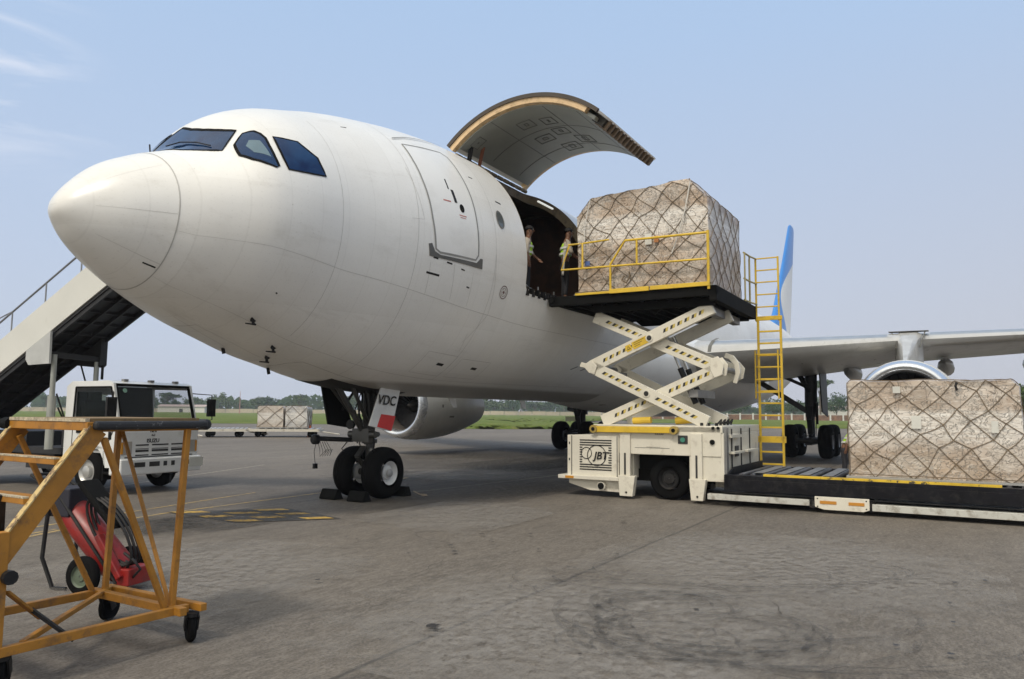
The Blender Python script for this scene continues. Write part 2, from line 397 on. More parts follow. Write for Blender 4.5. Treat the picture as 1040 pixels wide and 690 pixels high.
# cockpit windows
gl,t,b=nt('cockpit_glass')
c=mixc(t,ramp(t,noise(t,1.3,3,.5,dist=1.2),.38,.66),(.003,.010,.040),(.010,.040,.10)); t.links.new(c,b.inputs['Base Color'])
b.inputs['Roughness'].default_value=.05; b.inputs['Specular IOR Level'].default_value=.55; b.inputs['Specular Tint'].default_value=(.35,.5,1,1)
glp,t,b=nt('porthole_glass'); b.inputs['Base Color'].default_value=(.10,.11,.11,1); b.inputs['Roughness'].default_value=.12
WS={'front':[(1.90,111.5),(1.99,109),(2.05,104.8),(2.10,101),(2.135,98.5),(2.08,93),(2.034,87.5),(2.006,77.6),(2.014,69.2),(2.045,61.9),(2.095,55.5),(2.04,54.4),(1.934,52),(1.824,48.8),(1.737,55.6),(1.638,61.7),(1.545,68.3),(1.511,79.1),(1.56,92),(1.72,105)],
 'front2':[(1.93,116),(2.12,106),(2.12,126),(1.82,131)],
 'side':[(1.94,44.5),(1.96,47.2),(2.056,49.6),(2.109,50.6),(2.18,49),(2.225,47.8),(2.267,44.1),(2.285,40),(2.267,34.2),(2.267,26.8),(2.28,20.8),(2.25,20.2),(2.135,24.1),(2.012,29.9),(1.917,37.3),(1.925,41)],
 'side3':[(2.40,39.8),(2.508,38.1),(2.622,36.5),(2.747,35.2),(2.816,31.8),(2.896,28.7),(2.987,26),(3.002,22.8),(3.054,16.8),(2.82,17.1),(2.607,17.7),(2.413,18.7),(2.383,25.1),(2.379,32.2)]}
WS['sideb']=[(s_,180-a_) for s_,a_ in WS['side']][::-1]; WS['side3b']=[(s_,180-a_) for s_,a_ in WS['side3']][::-1]
for k,poly in WS.items():
    fr_=A(line_mb(poly,.034,.010,True),'cockpit_window',black,None)
    A(patch_mb(poly,.007,.012,.07),'pane',gl,fr_,smooth=50)
inner=MB(); patch_mb([(2.03,41),(2.10,43.5),(2.20,39.5),(2.22,27),(2.06,34)],.0095,.002,.07,mb=inner)  # paler blue patch laid over the side pane
A(inner,'pane_patch',pm('pane_patch_blue',(.10,.17,.22),.15),[o for o in kids(plane) if o.name.startswith('cockpit_window')][2])
wp=MB(); a=Vector(fus(1.80,R(58),.03)); b_=Vector(fus(1.80,R(96),.03)); wp.tube([a,fus(1.79,R(70),.035),fus(1.80,R(84),.035),b_],.010,6)
a=Vector(fus(1.84,R(112),.02)); wp.tube([a,a+Vector((-.02,-.0,.16))],.012,6)
A(wp,'wiper',blackm)
# door 1
D1=[(5.225,43.8),(6.36,46),(6.47,43),(6.46,32.4),(6.486,20.4),(6.50,7.5),(6.53,-4.8),(6.46,-6.9),(5.493,-7.6),(5.38,-6.6),(5.28,5.5),(5.21,23),(5.2,33.4)]
d1=A(patch_mb(D1,.004,.004,.14),'crew_door',white,smooth=50)
A(line_mb(D1,.034,.008,True),'door_seal',pm('grey_seal',(.26,.26,.25),.6),d1)
hm=MB(); patch_mb([(5.90,21),(5.97,21),(6.0,15),(5.93,15)],.008,.004,mb=hm); patch_mb([(5.83,26),(5.86,26),(5.86,21),(5.83,21)],.008,.004,mb=hm); A(hm,'door_handle',blackm,d1)
pw=MB(); patch_mb([(6.107+.062*math.cos(R(q)),13.1+1.9*math.sin(R(q))) for q in range(0,360,24)],.010,.01,.05,mb=pw); A(pw,'door_porthole',black,d1)
tm=MB(); patch_mb([(5.62,15.2),(5.82,15.2),(5.82,14.6),(5.62,14.6)],.007,.002,mb=tm); patch_mb([(6.0,9.9),(6.2,9.9),(6.2,9.5),(6.0,9.5)],.007,.002,mb=tm); patch_mb([(6.02,8.9),(6.18,8.9),(6.18,8.6),(6.02,8.6)],.007,.002,mb=tm)
A(tm,'placard',pm('red_marking',(.45,.16,.14),.6),d1)
A(patch_mb([(5.2,-5.2),(5.27,-4.8),(5.36,-7.6),(5.5,-8.5),(6.50,-7.9),(6.60,-5.8),(6.66,-5.8),(6.68,-9.6),(5.25,-9.7)],.012,.03,.2),'scuff_plate',pm('scuff_grey',(.12,.12,.115),.5,.3))
A(line_mb([(5.08,47.2),(5.6,51.5),(6.2,55),(7.0,58.5)],.03,.02,mb=None),'rain_gutter',pm('gutter_grey',(.2,.2,.19),.5))
# oval cabin window
def ell(s,a,rs,rz,n=20): return [(s+rs*math.cos(2*PI*k/n),a+math.degrees(rz/RR)*math.sin(2*PI*k/n)) for k in range(n)]
cw=A(line_mb(ell(7.36,14.5,.125,.19),.035,.010,True,step=.05),'cabin_window',dkseam); A(patch_mb(ell(7.36,14.5,.115,.18),.006,.01,.08),'pane',glp,cw)
# round emblem-like access point
em=MB(); line_mb(ell(7.55,-15.8,.13,.13),.018,.006,True,mb=em,step=.05); line_mb(ell(7.55,-15.8,.085,.085),.008,.006,True,mb=em,step=.05)
patch_mb(ell(7.55,-15.8,.03,.03,10),.006,.01,.05,mb=em)
for q in range(0,360,60): line_mb([(7.55+.04*math.cos(R(q)),-15.8+.8*math.sin(R(q))),(7.55+.08*math.cos(R(q)),-15.8+1.6*math.sin(R(q)))],.008,.006,mb=em,step=.05)
A(em,'round_access_plate',pm('brown_marking',(.16,.10,.09),.6))
# cargo opening jamb
def P2(p,off): return fus(p[0],p[1]/RR,off)
den=[]
for i in range(len(opening)):
    a,b_=opening[i],opening[(i+1)%len(opening)]; k=max(1,int(math.hypot(b_[0]-a[0],b_[1]-a[1])/.12))
    den+=[(a[0]+(b_[0]-a[0])*j/k,a[1]+(b_[1]-a[1])*j/k) for j in range(k)]
jm=MB(); jm.grid([[P2(p,o) for p in den] for o in (.004,-.06,-.06001,-.22)],cu=True)
primer=pm('primer_tan',(.42,.31,.19),.55,0,.15)
olive=pm('frame_olive',(.21,.165,.105),.55,0,.2,dirt=(.04,.035,.025),dsc=4)
A(jm,'door_jamb',olive)
# hold interior
hold=MB()
def arc(s,r,a0,a1,n=40,c=None): return [(s,r*math.cos(R(a0+(a1-a0)*k/n)),zc(9)+r*math.sin(R(a0+(a1-a0)*k/n))) for k in range(n+1)]
hold.grid([arc(x,2.58,70,196) for x in (7.3,8.3,9.2,10.1,11,11.9,13.6)])
for x in (7.3,13.6): hold.add(arc(x,2.6,-15,195,30),[tuple(range(31))])
hold.grid([arc(x,2.60,-15,74) for x in (7.3,8.24)]); hold.grid([arc(x,2.60,-15,74) for x in (12.0,13.6)])
for x in np.arange(7.6,13.5,.53): hold.grid([[ (x+dx,2.50*math.cos(R(q)),zc(9)+2.50*math.sin(R(q))) for q in range(70,196,6)] for dx in (0,.08)])
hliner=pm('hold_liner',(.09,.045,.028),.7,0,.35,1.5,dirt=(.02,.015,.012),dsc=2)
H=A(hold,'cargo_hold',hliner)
lt=MB(); lt.box((10.5,1.88,6.95),(11.3,1.92,6.985)); A(lt,'ceiling_light',pm('ceiling_strip',(.75,.75,.7),.3,emit=(.55,.55,.5)),H)
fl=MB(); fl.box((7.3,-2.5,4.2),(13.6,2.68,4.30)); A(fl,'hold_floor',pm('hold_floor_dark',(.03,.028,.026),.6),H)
rt=MB()
for x in np.arange(8.6,11.9,.40): 
    rt.box((x,-2.3,4.30),(x+.09,2.6,4.345))
    for y in np.arange(.2,2.6,.18): rt.cyl((x-.05,y,4.37),(x+.14,y,4.37),.03,8)
A(rt,'roller_track',silver,H)
sr=MB()
for x in np.arange(8.5,11.8,.26): sr.tube([(x,2.72,4.30),(x,2.72,4.42)],[.03,.045],8); sr.mi=1; sr.box((x-.09,2.66,4.28),(x+.02,2.76,4.46)); sr.mi=0
A(sr,'sill_roller',[silver,blackm],H)
ch=MB()
ch.tube([(8.5+.12*k,2.5,4.64-.18*k/21-.1*math.sin(PI*k/21)) for k in range(22)],[.022 if k%2 else .010 for k in range(22)],6)
for x in (8.6,9.4,10.2,11.0): ch.cyl((x,2.5,4.3),(x,2.5,4.62),.02,6)
A(ch,'barrier_chain',silver,H)
# cargo in hold (dark shapes)
# --- raised cargo door
DC=(2.64,5.86)
def da(s,r,a): return (s,DC[0]+r*math.cos(R(a)),DC[1]+r*math.sin(R(a)))
def shell(mb,s0,s1,r0,r1,a0,a1,n=36,chamf=0):
    rows=[]
    for k in range(n+1):
        a=a0+(a1-a0)*k/n; e=0
        u=(k/n)
        if chamf:
            d=(1-u)*abs(a1-a0)/180*PI*RR
            if d<chamf: e=chamf-math.sqrt(max(0,chamf**2-(chamf-d)**2))
        rows.append([da(s0+e,r0,a),da(s0+e,r1,a),da(s1-e,r1,a),da(s1-e,r0,a)])
    return mb.grid(rows,cu=True,cap=True)
A0,A1=134,47
door=A(shell(MB(),DS0+.02,DS1-.02,2.78,2.83,A0,A1,chamf=.35),'cargo_door',FUSP,smooth=40)
lin=MB(); shell(lin,DS0+.16,DS1-.16,2.62,2.70,A0-3,A1+4)
lmat=pm('door_lining_grey',(.30,.315,.29),.5,0,.06,2)
A(lin,'door_lining',lmat,door,smooth=40)
efm=MB()
for a,b_ in ((DS0+.02,DS0+.158),(DS1-.158,DS1-.02)): shell(efm,a,b_,2.645,2.778,A0,A1+8.5)
A(efm,'edge_frame',pm('edge_tan',(.62,.44,.25),.5,0,.1,dirt=(.3,.2,.1)),door,smooth=40)
ed=MB(); shell(ed,DS0-.01,DS0+.05,2.762,2.85,A0,A1+3); A(ed,'edge_gasket',pm('gasket_brown',(.05,.038,.028),.6),door,smooth=40)
fe=MB(); fe.mi=0; shell(fe,DS0+.33,DS1-.33,2.60,2.775,A1+7,A1+.6,4); fe.mi=1
for k in range(13):
    x=DS0+.42+k*.215; shell(fe,x,x+.07,2.58,2.80,A1+6,A1-.8,3)
A(fe,'latch_edge',[pm('latch_dark',(.03,.026,.02),.5),pm('latch_brown',(.17,.12,.075),.5,.2)],door)
pl_=MB(); pl_.mi=0
def frm(s0,s1,a0,a1,w=.02):
    for q in ((s0,s0+w,a0,a1),(s1-w,s1,a0,a1)): shell(pl_,q[0],q[1],2.61,2.622,q[2],q[3],4)
    wa=math.degrees(w/2.65)
    for q in ((s0,s1,a0,a0-wa),(s0,s1,a1+wa,a1)): shell(pl_,q[0],q[1],2.61,2.622,q[2],q[3],1)
for s0,s1,a0,a1 in ((9.1,9.5,103,95),(9.2,9.6,91,84),(9.9,10.3,92,84),(10.1,10.5,104,95),(10.5,11.0,85,76),(10.9,11.4,97,88),(8.7,9.0,127,120)):
    frm(s0,s1,a0,a1,.013); frm(s0+.13,s1-.13,a0-3,a1+3,.016)
for a in (110,81,62): shell(pl_,DS0+.18,DS1-.18,2.614,2.624,a,a-.25,1)
for x in (9.8,11.1): shell(pl_,x,x+.012,2.614,2.624,128,54,20)
A(pl_,'lining_mark',pm('lining_mark_grey',(.15,.155,.145),.6),door)
hg=MB()
for x in np.arange(DS0+.1,DS1-.1,.31): hg.cyl((x,.86,7.68),(x+.22,.86,7.68),.05,10)
A(hg,'hinge',olive)
ac_=MB()
for x in (8.8,):
    ac_.mi=0; ac_.beam((x,.95,7.5),da(x,2.66,127),.07,.09); ac_.mi=1; ac_.beam((x+.35,1.0,7.45),da(x+.35,2.66,124),.05,.07)
A(ac_,'door_actuator',[blackm,pm('actuator_brown',(.22,.07,.03),.5)])
# --- wings
def foil(le,chord,thk,tw=0,n=14):
    up=[];lo=[]
    for k in range(n+1):
        x=.5*(1-math.cos(PI*k/n)); y=5*thk*(.2969*math.sqrt(x)-.126*x-.3516*x*x+.2843*x**3-.1015*x**4)
        up.append((x,y*1.05+.01*math.sin(PI*x))); lo.append((x,-y*.95+.01*math.sin(PI*x)))
    pts=up[::-1]+lo[1:-1]
    return [(le[0]+x*chord,le[1],le[2]+y*chord-x*chord*math.tan(R(tw))) for x,y in pts]
def wing(sg):
    w=MB(); w.grid([foil((s_,sg*p_,z_),c_,t_,tw_) for s_,p_,z_,c_,t_,tw_ in ((17.6,1.0,3.62,11.6,.125,3),(18.7,2.8,3.72,10.6,.125,3),(22.6,9.37,4.28,7.4,.098,2),(29,20,5.0,4.6,.085,1),(34.6,29.2,5.75,2.3,.09,0))],cu=True,cap=True)
    return w
greyw=pm('wing_grey',(.50,.50,.49),.3,.15,.06,1,dirt=(.34,.33,.31),dsc=1.2)
for sg in (1,-1):
    wo=A(wing(sg),'wing',greyw,smooth=35)
    sl=MB()   # bright slat edge
    rows=[]
    for s_,p_,z_,c_,t_,tw_ in ((19.3,3.7,3.83,10.1,.125,3),(22.3,8.75,4.23,7.6,.112,2)): rows.append([(a+(-.012 if i not in (0,8) else -.002),b_,c2+(.0)) for i,(a,b_,c2) in enumerate([q for q in foil((s_-.015,sg*p_,z_),c_,t_*1.03,tw_) if q[0]<s_+.085*c_])])
    k=min(len(r) for r in rows); 
    sl.grid([r[:k] for r in rows]); 
    rows=[]
    for s_,p_,z_,c_,t_,tw_ in ((23.05,10.0,4.33,7.2,.112,2),(28.4,19,4.93,4.8,.10,1)): rows.append([q for q in foil((s_-.015,sg*p_,z_),c_,t_*1.03,tw_) if q[0]<s_+.085*c_])
    k=min(len(r) for r in rows); sl.grid([r[:k] for r in rows])
    A(sl,'slat',silver,wo,smooth=60)
    gp=MB(); gp.grid([[(a-.03,b_,c2) for a,b_,c2 in foil((19.23,sg*3.62,3.82),10.2,.135,3) if a<20.6],[(a-.03,b_,c2) for a,b_,c2 in foil((19.29,sg*3.72,3.83),10.1,.135,3) if a<20.6]]); A(gp,'slat_gap',dkseam,wo)
    fc=MB()
    for p_,s_,L_ in ((7.1,26.5,3.6),(10.4,27.2,3.4),(13.3,28.2,3.0),(18.5,29.9,2.6)):
        zz=3.60+(p_-7)*.05
        fc.lathe((s_,sg*p_,zz),(1,0,-.05),[(0,.01),(.3,.17),(.9,.28),(L_*.6,.31),(L_*.9,.2),(L_,.03)],12)
        fc.beam((s_+.5,sg*p_,zz+.45),(s_+L_*.75,sg*p_,zz+.5),.2,.8)
    A(fc,'flap_fairing',greyw,smooth=50)
# belly fairing
bf=MB(); rows=[]
for k in range(25):
    u=k/24; s_=15.6+19.5*u; e=math.sin(PI*u)**.45 if 0<u<1 else 0
    rows.append([(s_,(2.1+1.15*e)*math.cos(R(q)),3.55+ (-(1.15+.75*e) if q<0 else 0)*abs(math.sin(R(q)))**.8+(q>0)*(.95*e)*math.sin(R(q))) for q in np.arange(-180,180,10)])
bf.grid(rows,cu=True,cap=True); A(bf,'belly_fairing',white,smooth=50)
rf=MB(); rows=[]
for k in range(13):
    u=k/12; s_=17.0+3.6*u; e=math.sin(PI*min(u*.8+.02,.5) ) 
    rows.append([(s_,2.2+1.3*e*u**.4*math.cos(R(q)),3.75+.75*e*math.sin(R(q))) for q in range(0,360,24)])
rf.grid(rows,cu=True,cap=True); A(rf,'wing_root_fillet',white,smooth=60)
# --- engines
def engine(sg):
    o=(19.2,sg*9.37,2.03); 
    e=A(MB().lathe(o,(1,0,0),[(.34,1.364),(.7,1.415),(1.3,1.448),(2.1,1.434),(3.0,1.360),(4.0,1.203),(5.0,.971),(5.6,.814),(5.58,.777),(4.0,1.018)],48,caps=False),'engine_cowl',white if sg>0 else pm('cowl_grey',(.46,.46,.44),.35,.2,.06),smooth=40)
    A(MB().lathe(o,(1,0,0),[(.34,1.367),(.15,1.323),(.04,1.258),(0,1.184),(.04,1.110),(.16,1.045),(.3,1.018)],48,caps=False),'inlet_lip',pm('lip_pale_metal',(.66,.69,.74),.26,.85,.03,.6),e,smooth=60)
    A(MB().lathe(o,(1,0,0),[(.3,1.018),(.8,1.045),(1.35,1.110)],48,caps=False),'inlet_duct',pm('duct_grey',(.11,.095,.085),.5),e,smooth=60)
    fb=MB()
    for k in range(26):
        a=2*PI*k/26; u=Vector((0,math.cos(a),math.sin(a))); t_=Vector((0,-math.sin(a),math.cos(a)))
        oo=Vector(o)+Vector((1.25,0,0)); q=[]
        for r,w_,tw_ in ((.3,.14,.9),(.72,.19,.5),(1.06,.2,.2)):
            d=t_*math.cos(tw_+.35)*w_/1.4+Vector((1,0,0))*math.sin(tw_+.35)*w_/2; q.append((oo+u*r-d,oo+u*r+d))
        fb.grid([[a_,b2] for a_,b2 in q])
    A(fb,'fan_blade',pm('fan_metal',(.05,.05,.055),.4,.6),e)
    A(MB().lathe(o,(1,0,0),[(.75,.019),(.95,.139),(1.2,.259),(1.35,.278)],24),'spinner',blackm,e,smooth=60)
    A(MB().lathe(o,(1,0,0),[(1.4,1.110),(1.41,.046)],40,caps=False),'fan_case',black,e)
    A(MB().lathe(o,(1,0,0),[(4.2,.694),(5.6,.463),(6.3,.111)],24),'exhaust_cone',grey,e,smooth=60)
    ln=MB()
    for d in (1.15,2.312): ln.lathe(o,(1,0,0),[(d,1.449-(.035 if d>2 else 0)),(d+.018,1.449-(.04 if d>2 else 0))],48,caps=False)
    A(ln,'cowl_seam',seam,e)
    # pylon
    p=MB(); y=sg*9.37
    rows=[]
    for s_,zb,zt,w_ in ((20.1,3.38,3.46,.08),(21.0,3.40,3.78,.16),(21.8,3.35,4.12,.22),(22.4,3.3,4.36,.30),(23.0,3.2,4.58,.42),(24.0,3.1,4.62,.40),(26.5,3.4,4.2,.18)):
        rows.append([(s_,y-w_,zb),(s_,y-w_,zt-.1),(s_,y-w_*.6,zt),(s_,y+w_*.6,zt),(s_,y+w_,zt-.1),(s_,y+w_,zb)])
    p.grid(rows,cu=True,cap=True); A(p,'pylon',greyw,smooth=40)
    dk=MB(); dk.tube([(22.45,y-.34,4.02),(22.6,y-.42,4.3),(23.0,y-.5,4.60)],.022,6); dk.tube([(22.45,y+.34,4.02),(22.6,y+.42,4.3),(23.0,y+.5,4.60)],.022,6); dk.box((22.9,y-.6,4.60),(23.3,y+.6,4.615)); A(dk,'pylon_gap',dkseam,[o_ for o_ in kids(plane) if o_.name.startswith('pylon')][-1])
    if sg<0:
        mk=MB(); 
        oo=Vector(o)
        def onc(s_,a,r): return (o[0]+s_,o[1]+r*math.cos(R(a)),o[2]+r*math.sin(R(a)))
        for s_,a,w_,h_ in ((1.35,18,.25,6),(1.9,-20,.35,3),(1.25,-3,.12,5)):
            mk.grid([[onc(s_+x,a+y2,1.453) for y2 in (0,h_)] for x in (0,w_)])
        A(mk,'cowl_vent',dkseam,e)
engine(1); engine(-1)
# --- tail
bl=pm('tail_blue',(.045,.22,.62),.35,0,.05); 
m,t,b=nt('fin_paint'); tc=N(t,'ShaderNodeTexCoord'); sx=N(t,'ShaderNodeSeparateXYZ'); t.links.new(tc.outputs['Object'],sx.inputs[0])
# white swoosh on the blue fin: rear lower area beyond a curved line
mx=N(t,'ShaderNodeMath',operation='MULTIPLY_ADD'); mx.inputs[1].default_value=-.957; mx.inputs[2].default_value=(6.67-47+.957*7.2-.7)
t.links.new(sx.outputs[2],mx.inputs[0]); mx2=N(t,'ShaderNodeMath',operation='ADD'); t.links.new(mx.outputs[0],mx2.inputs[0]); t.links.new(sx.outputs[0],mx2.inputs[1])
zz=N(t,'ShaderNodeMath',operation='SUBTRACT'); t.links.new(sx.outputs[2],zz.inputs[0]); zz.inputs[1].default_value=10.8
sq=N(t,'ShaderNodeMath',operation='MULTIPLY'); t.links.new(zz.outputs[0],sq.inputs[0]); t.links.new(zz.outputs[0],sq.inputs[1])
s3=N(t,'ShaderNodeMath',operation='MULTIPLY'); t.links.new(sq.outputs[0],s3.inputs[0]); s3.inputs[1].default_value=.36
su=N(t,'ShaderNodeMath',operation='SUBTRACT'); t.links.new(mx2.outputs[0],su.inputs[0]); t.links.new(s3.outputs[0],su.inputs[1])
gt=N(t,'ShaderNodeMath',operation='GREATER_THAN'); t.links.new(su.outputs[0],gt.inputs[0]); gt.inputs[1].default_value=0
t.links.new(mixc(t,gt.outputs[0],(.05,.24,.66),(.72,.72,.70)),b.inputs['Base Color']); b.inputs['Roughness'].default_value=.35
fn=MB(); rows=[]
for s_,z_,c_,t_ in ((47.0,7.2,7.8,.1),(49.2,9.0,6.5,.1),(53.1,13.4,4.0,.09),(55.7,16.5,2.4,.09),(56.2,16.75,1.8,.06)):
    rows.append([(q[0],q[2],z_) for q in foil((s_,0,0),c_,t_)])
fn.grid(rows,cu=True,cap=True); A(fn,'tail_fin',m,smooth=35)
for sg in (1,-1):
    w=MB(); w.grid([foil((s_,sg*p_,z_),c_,.09) for s_,p_,z_,c_ in ((49.5,.8,6.4,6),(51,2.5,6.55,5.2),(56,9.7,7.4,2.2))],cu=True,cap=True); A(w,'tailplane',white,smooth=35)
# --- landing gear
tyre=pm('tyre_rubber',(.0075,.0075,.008),.9,0,.2,spec=.08); hubw=pm('hub_white',(.55,.55,.54),.4); strutm=pm('gear_grey',(.075,.075,.072),.35,.5,.15,dirt=(.08,.07,.06)); dark=pm('bay_dark',(.02,.02,.02),.7)
def tyre_prof(r,w): return [(-w/2,r*.56),(-w/2,r*.80),(-w*.44,r*.91),(-w*.30,r*.975),(-w*.27,r*.965),(-w*.24,r*.985),(-w*.1,r),(-w*.08,r*.985),(-w*.05,r),(w*.05,r),(w*.08,r*.985),(w*.1,r),(w*.24,r*.985),(w*.27,r*.965),(w*.30,r*.975),(w*.44,r*.91),(w/2,r*.80),(w/2,r*.56)]
def wheel(c,ax,r,w,par,g=AC,hm=None,n=40,rim=.56,names=('tyre','rim')):
    MB().lathe(c,ax,tyre_prof(r,w),n,caps=False).build(names[0],tyre,par,g,smooth=50)
    h=MB(); h.lathe(c,ax,[(-w/2,r*rim),(-w*.46,r*(rim-.04)),(-w*.25,r*(rim-.12)),(-w*.25,r*.28),(-w*.38,r*.24),(-w*.40,.01)],n,caps=False)
    h.lathe(c,ax,[(w/2,r*rim),(w*.46,r*(rim-.04)),(w*.25,r*(rim-.12)),(w*.25,r*.28),(w*.38,r*.24),(w*.40,.01)],n,caps=False)
    h.build(names[1],hm or hubw,par,g,smooth=50)
ng=MB(); ng.tube([(6.67,0,.55),(6.67,0,1.15)],.075,14); ng.tube([(6.67,0,1.1),(6.60,0,2.5)],.12,14); ng.tube([(6.67,-.42,.525),(6.67,.42,.525)],.07,12)
ng.beam((6.50,0,1.05),(6.30,0,.85),.12,.05); ng.beam((6.30,0,.85),(6.58,0,.6),.10,.05)
ng.tube([(6.55,0,1.25),(5.6,0,2.35)],.06,8); ng.tube([(6.5,.12,1.5),(5.7,.30,2.35)],.04,8); ng.tube([(6.5,-.12,1.5),(5.7,-.30,2.35)],.04,8)
ng.cyl((6.45,-.35,1.30),(6.45,.35,1.30),.07,12); ng.box((6.38,-.22,1.15),(6.55,.22,1.42)); ng.lathe((6.67,0,1.1),(0,0,1),[(0,.08),(.02,.16),(.1,.16),(.12,.1)],16)
NG=A(ng,'nose_gear',strutm,smooth=40)
cl_=MB(); rq=random.Random(12)
for k in range(16):
    a=Vector((6.3+rq.uniform(-.1,.5),rq.uniform(-.28,.28),rq.uniform(1.5,2.3))); b_=Vector((6.55+rq.uniform(-.12,.2),rq.uniform(-.16,.16),rq.uniform(.95,1.4))); cl_.tube([a,(a+b_)/2+Vector((rq.uniform(-.08,.08),rq.uniform(-.08,.08),0)),b_],rq.choice((.010,.014,.02)),6)
for x,y,z in ((6.5,.16,1.48),(6.48,-.18,1.25),(6.78,.12,1.3),(6.52,.20,.98),(6.55,-.05,1.7)): cl_.lathe((x,y,z),(.3,.2,1),[(-.05,.03),(-.03,.05),(.03,.05),(.05,.02)],10)
A(cl_,'gear_line',pm('gear_fitting',(.12,.12,.115),.35,.6),NG,smooth=40)
# steering lights, tow fitting, hoses
tf=MB(); tf.mi=0; tf.cyl((6.5,-.30,1.18),(5.72,-.62,1.22),.05,10); tf.lathe((5.74,-.61,1.2),(-1,-.2,0),[(-.08,.02),(-.05,.10),(.05,.10),(.08,.07)],14)
for sg in (-1,1):
    tf.lathe((6.42,sg*.28,1.5),(-1,0,0),[(-.1,.03),(-.02,.09),(.05,.1)],14); tf.tube([(6.5,sg*.1,2.2),(6.45,sg*.22,1.8),(6.55,sg*.16,1.45),(6.6,sg*.2,1.1),(6.62,sg*.12,.8)],.014,6)
    tf.tube([(6.45,sg*.3,1.25),(6.3,sg*.42,1.0),(6.42,sg*.35,.85),(6.6,sg*.2,.9)],.012,6)
for k in range(5): tf.tube([(5.8+.06*k,-.6,1.15),(5.84+.05*k,-.58+.03*k,.98),(5.78+.07*k,-.52,.86),(5.9+.04*k,-.45,1.0)],.005,5)
tf.tube([(5.75,-.6,1.15),(5.72,-.62,.95),(5.74,-.6,.72)],.006,5); tf.box((5.70,-.63,.62),(5.78,-.57,.72))
A(tf,'steering_unit',blackm,NG,smooth=40)
for sg in (1,-1): wheel((6.67,sg*.375,.525),(0,1,0),.525,.38,NG,rim=.46)
for sg in (1,-1): A(MB().lathe((6.67,sg*.565,.525),(0,sg,0),[(-.02,.08),(.0,.085),(.02,.07),(.03,.01)],20),'hub_cap',pm('hub_grey',(.3,.3,.3),.4),NG,smooth=50)
well=MB(); patch_mb([(5.0,-79),(7.15,-79),(7.15,-101),(5.0,-101)],.006,.01,.3,mb=well); A(well,'gear_well',dark)
# gear doors
def quad(poly,thk): 
    a=[Vector(v) for v in poly]; t_=Vector((0,thk,0)); return MB().add([*a,*[v+t_ for v in a]],[(0,1,2,3),(7,6,5,4),(0,4,5,1),(1,5,6,2),(2,6,7,3),(3,7,4,0)])
gd=quad([(6.29,.62,2.30),(6.90,.62,2.27),(6.56,.66,1.37),(5.89,.66,1.49)],-.04)
GD=A(gd,'nose_gear_door',pm('door_white',(.62,.62,.60),.4),bevel=.01)
rdp=quad([(6.245,.668,1.72),(6.675,.668,1.68),(6.56,.668,1.385),(6.12,.668,1.47)],-.012); 
A(rdp,'red_panel',pm('red_flag',(.55,.03,.03),.5),GD)
A(MB().text('VDC',(6.405,.662,1.99),(1,0,-.06),(.22,.0,1),.275,.05,.004,bold=.004),'registration_lettering',blackm,GD)
A(quad([(5.83,-.62,2.30),(6.40,-.62,2.25),(6.95,-.72,1.40),(6.16,-.72,1.50)],.05),'nose_gear_door',black,bevel=.01)
lk=MB()
for a,b_ in (((6.4,.3,2.2),(6.35,.62,1.8)),((6.5,-.3,2.2),(6.5,-.62,1.8)),((6.6,.2,2.3),(6.65,.1,1.6)),((6.6,-.2,2.3),(6.65,-.1,1.6)),((6.2,.25,2.3),(6.5,.1,1.5)),((7.05,0,2.3),(6.75,0,1.7)),((7.0,.2,2.3),(6.75,.1,1.5))): lk.tube([a,b_],.028,6)
A(lk,'gear_link',blackm,NG)
# main gears
for sg in (1,-1):
    y=sg*5.34; g_=MB(); g_.tube([(28.85,y,.75),(28.85,y,1.9)],.14,12); g_.tube([(28.85,y,1.7),(28.85,y+sg*.05,4.3)],.24,14); g_.beam((27.86,y,.68),(29.84,y,.68),.26,.30)
    for x in (27.86,29.84): g_.tube([(x,y-.7,.7),(x,y+.7,.7)],.10,10)
    g_.beam((28.8,y-sg*.1,1.9),(28.5,y-sg*2.6,3.55),.20,.22); g_.beam((28.8,y,2.7),(26.9,y-sg*.4,3.9),.16,.16); g_.tube([(28.6,y-sg*.2,3.0),(28.0,y-sg*1.8,3.8)],.07,8)
    g_.beam((28.7,y+sg*.25,1.4),(28.4,y+sg*.3,2.3),.1,.1); g_.beam((28.5,y,1.0),(28.3,y,1.6),.2,.08); g_.beam((28.3,y,1.6),(28.7,y,2.2),.2,.08)
    for k in range(4): g_.tube([(28.7,y+.2-.13*k,3.6),(28.62,y+.25-.15*k,2.2),(28.66,y+.2-.1*k,1.0),(28.2,y+.3-.2*k,.9)],.018,5)
    G=A(g_,'main_gear',pm('gear_black',(.03,.03,.032),.45,.2,.3),smooth=40)
    for x in (27.86,29.84):
        for q in (-.7,.7): wheel((x,y+q,.69),(0,1,0),.69,.52,G,hm=grey,rim=.42)
    A(MB().add([(27.9,y+sg*.45,4.2),(29.9,y+sg*.45,4.2),(29.8,y+sg*.5,1.7),(28.2,y+sg*.5,1.9),(27.9,y+sg*.50,4.2),(29.9,y+sg*.50,4.2),(29.8,y+sg*.55,1.7),(28.2,y+sg*.55,1.9)],[(0,1,2,3),(7,6,5,4),(0,4,5,1),(1,5,6,2),(2,6,7,3),(3,7,4,0)]),'gear_leg_door',blackm,G)
# belly antennas
an=MB()
for x in (9.5,13): an.prism([(0,0),(.3,0),(.36,-.22),(.2,-.22)],(x,0,zc(9)-2.83),(1,0,0),(0,0,1),(0,.02,0))
A(an,'antenna',white)
